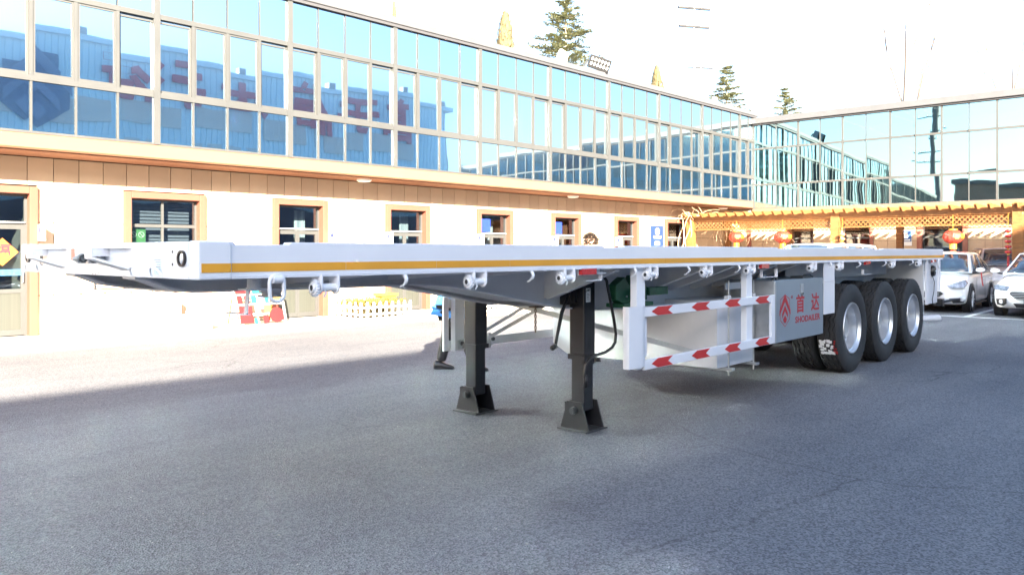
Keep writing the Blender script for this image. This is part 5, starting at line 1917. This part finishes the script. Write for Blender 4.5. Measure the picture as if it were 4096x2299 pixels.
    win("windscreen", lambda u, z: P(0, u, z), [-0.93, -0.6, -0.2, 0.2, 0.6, 0.93], Z2, (0.008, 0, 0.006))
    win("rear_window", lambda u, z: P(1, u, z), [-0.9, -0.5, 0, 0.5, 0.9], Z2, (-0.008, 0, 0.006))
    for s in (-1, 1):
        for (a, b) in ((0.07, 0.47), (0.51, 0.80), (0.83, 0.94)) if not mpv else ((0.06, 0.34), (0.37, 0.66), (0.69, 0.94)):
            win("side_window", lambda f, z, s=s: P(f, s, z), [a, (a + b) / 2, b], [0.05, 0.4, 0.88], (0, 0.006 * s, 0.003))
    # wheels
    wx = (L / 2 - 0.92, -L / 2 + 1.05) if not mpv else (L / 2 - 0.95, -L / 2 + 1.1)
    for x in wx:
        for s in (-1, 1):
            MB().cyl((x, s * (hw * 0.80), 0.335), (x, s * (hw + 0.003), 0.335), 0.375, 30).build("wheel_arch", M_HORN, t)
            w_ = MB().lathe([(0.20, 0.0), (0.22, -0.01), (0.30, -0.008), (0.325, 0.02), (0.33, 0.06), (0.33, 0.17), (0.30, 0.19)], (0, 0, 0), 'y', 30).build("wheel", M_RUBBER, t, smooth=True)
            w_.location = (x, s * (hw + 0.012), 0.33)
            if s > 0:
                w_.rotation_euler = (0, 0, R(180))
            rr = MB()
            rr.lathe([(0.222, -0.004), (0.21, 0.02), (0.19, 0.05), (0.05, 0.05), (0.0, 0.05)], (0, 0, 0), 'y', 26)
            rr.build("rim", M_IRON, w_, smooth=True)
            sp = MB()
            for i in range(10):
                a = 2 * pi * i / 10
                a2 = a + (0.12 if i % 2 else -0.12)
                sp.cyl((0.04 * cos(a), 0.0, 0.04 * sin(a)), (0.205 * cos(a2), 0.006, 0.205 * sin(a2)), 0.017, 5)
            sp.cyl((0, -0.01, 0), (0, 0.03, 0), 0.05, 12)
            sp.build("spoke", M_RIM, w_)
    nose = L / 2

    def nose_x(y, z):
        k = abs(y) / hw
        return nose + 0.012 - 0.30 * k ** 3 - max(0, z - 0.56) * 0.75 - max(0, 0.36 - z) * 0.2

    def face(nm, poly, m_, off=0.012, parent=t):
        """flat-ish piece of bumper trim laid on the nose: poly in (y,z)"""
        q = MB()
        n = len(poly)
        cyy = sum(p[0] for p in poly) / n
        czz = sum(p[1] for p in poly) / n
        vs = [(nose_x(y, z) + off, y, z) for (y, z) in poly] + [(nose_x(y, z) - 0.06, y, z) for (y, z) in poly]
        vs += [(nose_x(cyy, czz) + off, cyy, czz)]
        fs = [(i, (i + 1) % n, 2 * n) for i in range(n)] + [(i, i + n, (i + 1) % n + n, (i + 1) % n) for i in range(n)]
        q.add(vs, fs)
        return q.build(nm, m_, parent)
    for s in (-1, 1):
        if mpv:
            face("headlight", [(s * 0.52, 0.74), (s * 0.84, 0.80), (s * 0.86, 0.68), (s * 0.60, 0.64)], M_HEADL, 0.03)
        elif grille == 'wide':
            face("headlight", [(s * 0.50, 0.70), (s * 0.78, 0.74), (s * 0.85, 0.70), (s * 0.80, 0.62), (s * 0.55, 0.60)], M_HEADL, 0.035)
            fg = face("fog_surround", [(s * 0.56, 0.44), (s * 0.78, 0.42), (s * 0.76, 0.29), (s * 0.62, 0.27), (s * 0.56, 0.32)], M_HORN, 0.03)
            MB().lathe([(0.0, 0.02), (0.035, 0.015), (0.05, 0.0)], (nose_x(0.66, 0.36) + 0.02, s * 0.66, 0.36), 'x', 16).build("fog_lamp", M_LAMP, t, smooth=True)
        else:
            face("headlight", [(s * 0.42, 0.66), (s * 0.80, 0.80), (s * 0.84, 0.72), (s * 0.80, 0.62), (s * 0.60, 0.60)], M_HEADL, 0.045)
            face("fog_surround", [(s * 0.52, 0.36), (s * 0.76, 0.38), (s * 0.80, 0.26), (s * 0.60, 0.25)], M_HORN, 0.03)
    if grille == 'wide' and not mpv:
        gr = face("grille", [(-0.46, 0.60), (0.46, 0.60), (0.50, 0.54), (0.36, 0.42), (-0.36, 0.42), (-0.50, 0.54)], M_HORN, 0.02)
        for i in range(5):
            z = 0.44 + i * 0.036
            hw_ = 0.36 + min(1, (z - 0.42) / 0.12) * 0.1
            MB().box((nose_x(0.2, z) + 0.02, -hw_, z - 0.006), (nose_x(0.2, z) + 0.045, hw_, z + 0.006)).build("grille_bar", M_RIM, gr)
        face("lower_intake", [(-0.42, 0.33), (0.42, 0.33), (0.36, 0.24), (-0.36, 0.24)], M_HORN, 0.02)
        if plate:
            pl = MB().box((nose + 0.01, -0.22, 0.33), (nose + 0.022, 0.22, 0.45)).build("number_plate", M_LBLUE, t)
            for y0_, y1_ in ((-0.19, -0.14), (-0.12, -0.07), (-0.03, 0.02), (0.035, 0.085), (0.10, 0.125), (0.14, 0.19)):
                MB().box((nose + 0.0225, y0_, 0.355), (nose + 0.0235, y1_, 0.425)).build("plate_character", M_PAPER, pl)
    elif not mpv:
        gr = face("grille", [(-0.34, 0.52), (0.34, 0.52), (0.40, 0.47), (0.30, 0.38), (-0.30, 0.38), (-0.40, 0.47)], M_HORN, 0.02)
        for i in range(4):
            z = 0.395 + i * 0.034
            MB().box((nose_x(0.2, z) + 0.02, -0.31, z - 0.006), (nose_x(0.2, z) + 0.04, 0.31, z + 0.006)).build("grille_bar", M_RIM, gr)
        face("lower_intake", [(-0.45, 0.30), (0.45, 0.30), (0.38, 0.24), (-0.38, 0.24)], M_HORN, 0.02)
    else:
        face("lower_intake", [(-0.6, 0.40), (0.6, 0.40), (0.55, 0.24), (-0.55, 0.24)], M_HORN, 0.03)
    # lower sill and bumper lip
    MB().box((-L / 2 + 1.5, -hw * 0.97, 0.17), (L / 2 - 1.35, hw * 0.97, 0.215)).build("sill", M_HORN, t, bevel=0.01)
    for s in (-1, 1):
        xm = f0 - 0.12
        mr = MB()
        mr.lathe([(0.0, -0.06), (0.05, -0.055), (0.085, -0.02), (0.088, 0.03), (0.0, 0.05)], (0, 0, 0), 'x', 16)
        mo = mr.build("wing_mirror", paint, t, smooth=True)
        mo.location = (xm, s * (hw + 0.11), belt + 0.07)
        mo.scale = (1, 1.15, 0.72)
        mo.rotation_euler = (0, R(180), 0)
        MB().cyl((xm - 0.0, s * (hw - 0.06), belt), (xm, s * (hw + 0.08), belt + 0.03), 0.022, 8).build("mirror_arm", M_HORN, t)
        # door seams and handles
        for x in ((f0 - 0.30), (f0 + r0) / 2 - 0.02, r0 + 0.45):
            MB().box((x - 0.003, s * (hw * 0.999), 0.28), (x + 0.003, s * (hw * 1.0 + 0.003), belt - 0.13)).build("door_seam", M_IRON, t)
        for x in ((f0 + r0) / 2 + 0.14, r0 + 0.62):
            MB().box((x - 0.09, s * hw, belt - 0.17), (x + 0.09, s * (hw + 0.02), belt - 0.14)).build("door_handle", paint, t, bevel=0.005)
    if ribbon:
        rb = MB()
        rb.tube([(f0 - 0.10, hw + 0.13, belt + 0.01), (f0 - 0.10, hw + 0.14, belt - 0.12), (f0 - 0.07, hw + 0.16, belt - 0.24), (f0 - 0.05, hw + 0.18, belt - 0.32)], 0.014, 5)
        rb.build("red_ribbon", M_REDP, t)
    return t


car("white_sedan", "white sedan with a red ribbon on its wing mirror behind the trailer's rear end", (21.55, 2.02, 0), R(180) + 0.02, M_WCAR, 1.46, 4.4, 1.70, 'narrow', ribbon=True)
car("white_sedan", "white sedan with wide slatted grille and blue number plate facing the yard", (21.15, -0.42, 0), R(180) - 0.02, M_WCAR, 1.47, 4.7, 1.84, 'wide')
car("silver_people_carrier", "silver people carrier parked between and behind the two white sedans", (26.7, 1.60, 0), R(200), M_SCAR, 1.60, 4.6, 1.8, mpv=True)
car("silver_people_carrier", "silver people carrier whose curved roof shows above the deck behind the trailer", (19.9, 4.75, 0), R(172), M_SCAR, 1.70, 4.6, 1.8, mpv=True)

# ================================================================ PEOPLE
def skin(name, V_, E_, rad, m, parent, root=0, sub=2, flat=None):
    me = bpy.data.meshes.new(name)
    me.from_pydata([tuple(v) for v in V_], E_, [])
    o = bpy.data.objects.new(name, me)
    COL.objects.link(o)
    sk = o.modifiers.new("skin", 'SKIN')
    for i, r in enumerate(rad):
        rr = r if isinstance(r, tuple) else (r, r)
        me.skin_vertices[0].data[i].radius = rr
    me.skin_vertices[0].data[root].use_root = True
    sk.use_smooth_shade = True
    s2 = o.modifiers.new("sub", 'SUBSURF')
    s2.levels = s2.render_levels = sub
    bpy.context.view_layer.update()
    dg = bpy.context.evaluated_depsgraph_get()
    nm = bpy.data.meshes.new_from_object(o.evaluated_get(dg))
    o.modifiers.clear()
    o.data = nm
    nm.materials.clear()
    nm.materials.append(m)
    o.parent = parent
    return o


def shoe(parent, x, y, ang, m=M_SHOE):
    s = MB()
    pr = [(-0.085, 0.030), (-0.06, 0.040), (0.0, 0.036), (0.08, 0.045), (0.14, 0.042), (0.175, 0.02)]
    hts = [0.085, 0.11, 0.10, 0.065, 0.05, 0.03]
    for (px, w), h in zip(pr, hts):
        for (yy, zz) in ((-w, 0.0), (w, 0.0), (w * 1.0, h * 0.5), (w * 0.5, h), (-w * 0.5, h), (-w * 1.0, h * 0.5)):
            s.v.append((px, yy, zz))
    for i in range(5):
        for j in range(6):
            s.f.append((i * 6 + j, i * 6 + (j + 1) % 6, (i + 1) * 6 + (j + 1) % 6, (i + 1) * 6 + j))
    s.f.append((5, 4, 3, 2, 1, 0))
    s.f.append((30, 31, 32, 33, 34, 35))
    o = s.build("shoe", m, parent, smooth='all')
    o.location = (x, y, 0)
    o.rotation_euler = (0, 0, ang)
    MB().box((-0.085, -0.042, 0.0), (0.165, 0.042, 0.018)).build("sole", M_HORN, o, bevel=0.006)
    return o


def person(name, lab, loc, rz, hgt, jacket, trousers, bend=0.0, feet=((0.02, 0.13, 0.1), (0.02, -0.13, -0.1)), hem=0.76):
    t = thing(name, lab, "person", loc, rz)
    k = hgt / 1.72
    hip = Vector((0, 0, 0.93 * k))
    f1, f2 = [Vector((f[0], f[1], 0.09)) for f in feet]

    def tz(h, fwd=0.0):
        # torso leaning forward by bend
        L_ = (h - 0.93) * k
        return hip + Vector((sin(bend) * L_ + fwd, 0, cos(bend) * L_))
    # one continuous body: pelvis root, legs, spine, neck, head, arms
    kn1 = Vector(((f1.x) * 0.5 + 0.03, f1.y * 0.8, 0.50 * k))
    kn2 = Vector(((f2.x) * 0.5 + 0.03, f2.y * 0.8, 0.50 * k))
    V_ = [hip, tz(1.10), tz(1.30), tz(1.45), tz(1.53, 0.01), tz(1.60, 0.02), tz(1.70, 0.02),
          hip + Vector((0, 0.09, -0.06)), kn1, f1, hip + Vector((0, -0.09, -0.06)), kn2, f2,
          tz(1.42) + Vector((0, 0.18, 0)), tz(1.16) + Vector((0.02, 0.25, 0)), tz(0.98) + Vector((0.16, 0.24, 0)), tz(1.42) + Vector((0, -0.18, 0)), tz(1.16) + Vector((0.02, -0.25, 0)), tz(0.98) + Vector((0.16, -0.24, 0))]
    E_ = [(0, 1), (1, 2), (2, 3), (3, 4), (4, 5), (5, 6), (0, 7), (7, 8), (8, 9), (0, 10), (10, 11), (11, 12), (3, 13), (13, 14), (14, 15), (3, 16), (16, 17), (17, 18)]
    rad = [(0.12, 0.15), (0.10, 0.13), (0.11, 0.155), (0.09, 0.14), 0.055, 0.085, 0.075, 0.085, 0.058, 0.042, 0.085, 0.058, 0.042, 0.05, 0.042, 0.032, 0.05, 0.042, 0.032]
    skin("body", V_, E_, rad, M_SKIN, t)
    # trousers
    V2 = [hip + Vector((0, 0, 0.03)), hip + Vector((0, 0.09, -0.08)), kn1, f1.lerp(kn1, 0.4), f1 + Vector((0, 0, 0.0)), hip + Vector((0, -0.09, -0.08)), kn2, f2.lerp(kn2, 0.4), f2 + Vector((0, 0, 0.0))]
    E2 = [(0, 1), (1, 2), (2, 3), (3, 4), (0, 5), (5, 6), (6, 7), (7, 8)]
    skin("trousers", V2, E2, [(0.14, 0.17), 0.105, 0.080, 0.072, 0.066, 0.105, 0.080, 0.072, 0.066], trousers, t)
    # jacket
    V3 = [hip + Vector((0, 0, (hem - 0.93) * k + 0.06)), tz(1.0), tz(1.18), tz(1.32), tz(1.44), tz(1.50),
          tz(1.41) + Vector((0, 0.19, 0)), tz(1.16) + Vector((0.02, 0.27, 0)), tz(1.0) + Vector((0.15, 0.25, 0)),
          tz(1.41) + Vector((0, -0.19, 0)), tz(1.16) + Vector((0.02, -0.27, 0)), tz(1.0) + Vector((0.15, -0.25, 0))]
    E3 = [(0, 1), (1, 2), (2, 3), (3, 4), (4, 5), (4, 6), (6, 7), (7, 8), (4, 9), (9, 10), (10, 11)]
    skin("jacket", V3, E3, [(0.20, 0.22), (0.19, 0.21), (0.175, 0.205), (0.16, 0.19), (0.12, 0.165), 0.075, 0.085, 0.072, 0.06, 0.085, 0.072, 0.06], jacket, t, 1)
    hd = tz(1.64, 0.02)
    h_ = MB()
    random.seed(3)
    for i in range(900):
        a, b = random.uniform(0, 2 * pi), random.uniform(-0.15, 1.57)
        d = Vector((cos(a) * cos(b), sin(a) * cos(b), sin(b)))
        if d.x > 0.45 and d.z < 0.45:
            continue
        p = hd + Vector((d.x * 0.102, d.y * 0.092, 0.01 + d.z * 0.115))
        q = p + (d + Vector((random.gauss(0, 0.5), random.gauss(0, 0.5), random.gauss(0, 0.3)))) * random.uniform(0.012, 0.03)
        h_.tube([p - d * 0.02, q], [0.006, 0.002], 4)
    h_.build("hair", M_HAIR, t)
    fc = MB()
    fc.lathe([(0.0, -0.12), (0.05, -0.095), (0.078, -0.04), (0.086, 0.02), (0.080, 0.07), (0.05, 0.105), (0.0, 0.115)], (0, 0, 0), 'z', 18)
    fo = fc.build("face", M_SKIN, t, smooth='all')
    fo.location = hd + Vector((0.012, 0, -0.005))
    fo.scale = (1.1, 0.95, 1.0)
    e_ = MB()
    for s in (-1, 1):
        e_.lathe([(0, -0.008), (0.008, 0), (0, 0.008)], (0.086, s * 0.032, 0.01), 'x', 8)
    e_.build("eye", M_INK, fo)
    n_ = MB().tube([(0.088, 0, 0.01), (0.108, 0, -0.03), (0.088, 0, -0.038)], [0.008, 0.014, 0.01], 6)
    for s in (-1, 1):
        n_.lathe([(0.0, -0.012), (0.022, -0.006), (0.018, 0.006)], (0.0, s * 0.088, -0.01), 'y', 10)
    n_.tube([(0.084, -0.022, -0.062), (0.09, 0, -0.065), (0.084, 0.022, -0.062)], 0.006, 5)
    n_.build("nose", M_SKIN, fo, smooth='all')
    # hands
    for s, iv in ((1, 15), (-1, 18)):
        w_ = V_[iv]
        palm = w_ + Vector((0.05, 0, -0.03))
        hv = [w_, palm]
        he = [(0, 1)]
        hr = [0.026, (0.036, 0.018)]
        for q in range(4):
            off = (q - 1.5) * 0.019
            ln_ = (0.07, 0.08, 0.075, 0.06)[q]
            a0 = palm + Vector((0.03, off * 0.5, -0.02 + off))
            a1 = a0 + Vector((ln_ * 0.45, 0, -0.02))
            a2 = a1 + Vector((ln_ * 0.25, 0, -0.035))
            i0 = len(hv)
            hv += [a0, a1, a2]
            he += [(1, i0), (i0, i0 + 1), (i0 + 1, i0 + 2)]
            hr += [0.010, 0.009, 0.008]
        i0 = len(hv)
        hv += [palm + Vector((0.0, -0.03 * s, 0.02)), palm + Vector((0.04, -0.045 * s, 0.015))]
        he += [(1, i0), (i0, i0 + 1)]
        hr += [0.012, 0.009]
        skin("hand", hv, he, hr, M_SKIN, t)
    for f in feet:
        shoe(t, f[0], f[1], f[2])
    return t


person("person", "person in bright blue jacket and black trousers walking beyond the trailer's landing legs", (5.18, 3.87, 0), R(-50), 1.50, M_JACK, M_TROU, 0.34,
       ((-0.12, 0.08, 0.0), (0.32, -0.08, 0.05)), hem=0.80)
person("person", "person with curly brown hair whose head shows above the middle of the deck", (6.93, 2.95, 0), R(100), 1.66, M_COAT2, M_TROU, 0.0,
       ((0.0, 0.10, 0.2), (0.0, -0.12, -0.6)), hem=0.8)

# loose grit on the asphalt in front
random.seed(77)
gr = MB()
for i in range(900):
    a = random.uniform(R(-2), R(88))
    d = 1.2 + 14 * random.random() ** 1.6
    p = Vector((-1.6 + d * cos(a), -3.27 + d * sin(a), 0.0))
    s = random.uniform(0.002, 0.006)
    gr.add([(p.x - s, p.y, 0), (p.x, p.y - s * 0.8, 0), (p.x + s, p.y, 0), (p.x, p.y + s, 0), (p.x, p.y, s * 0.9)], [(0, 1, 4), (1, 2, 4), (2, 3, 4), (3, 0, 4)])
tag(gr.build("grit", mat("pale_grit", (0.30, 0.29, 0.27), 0.9)), kind='stuff')
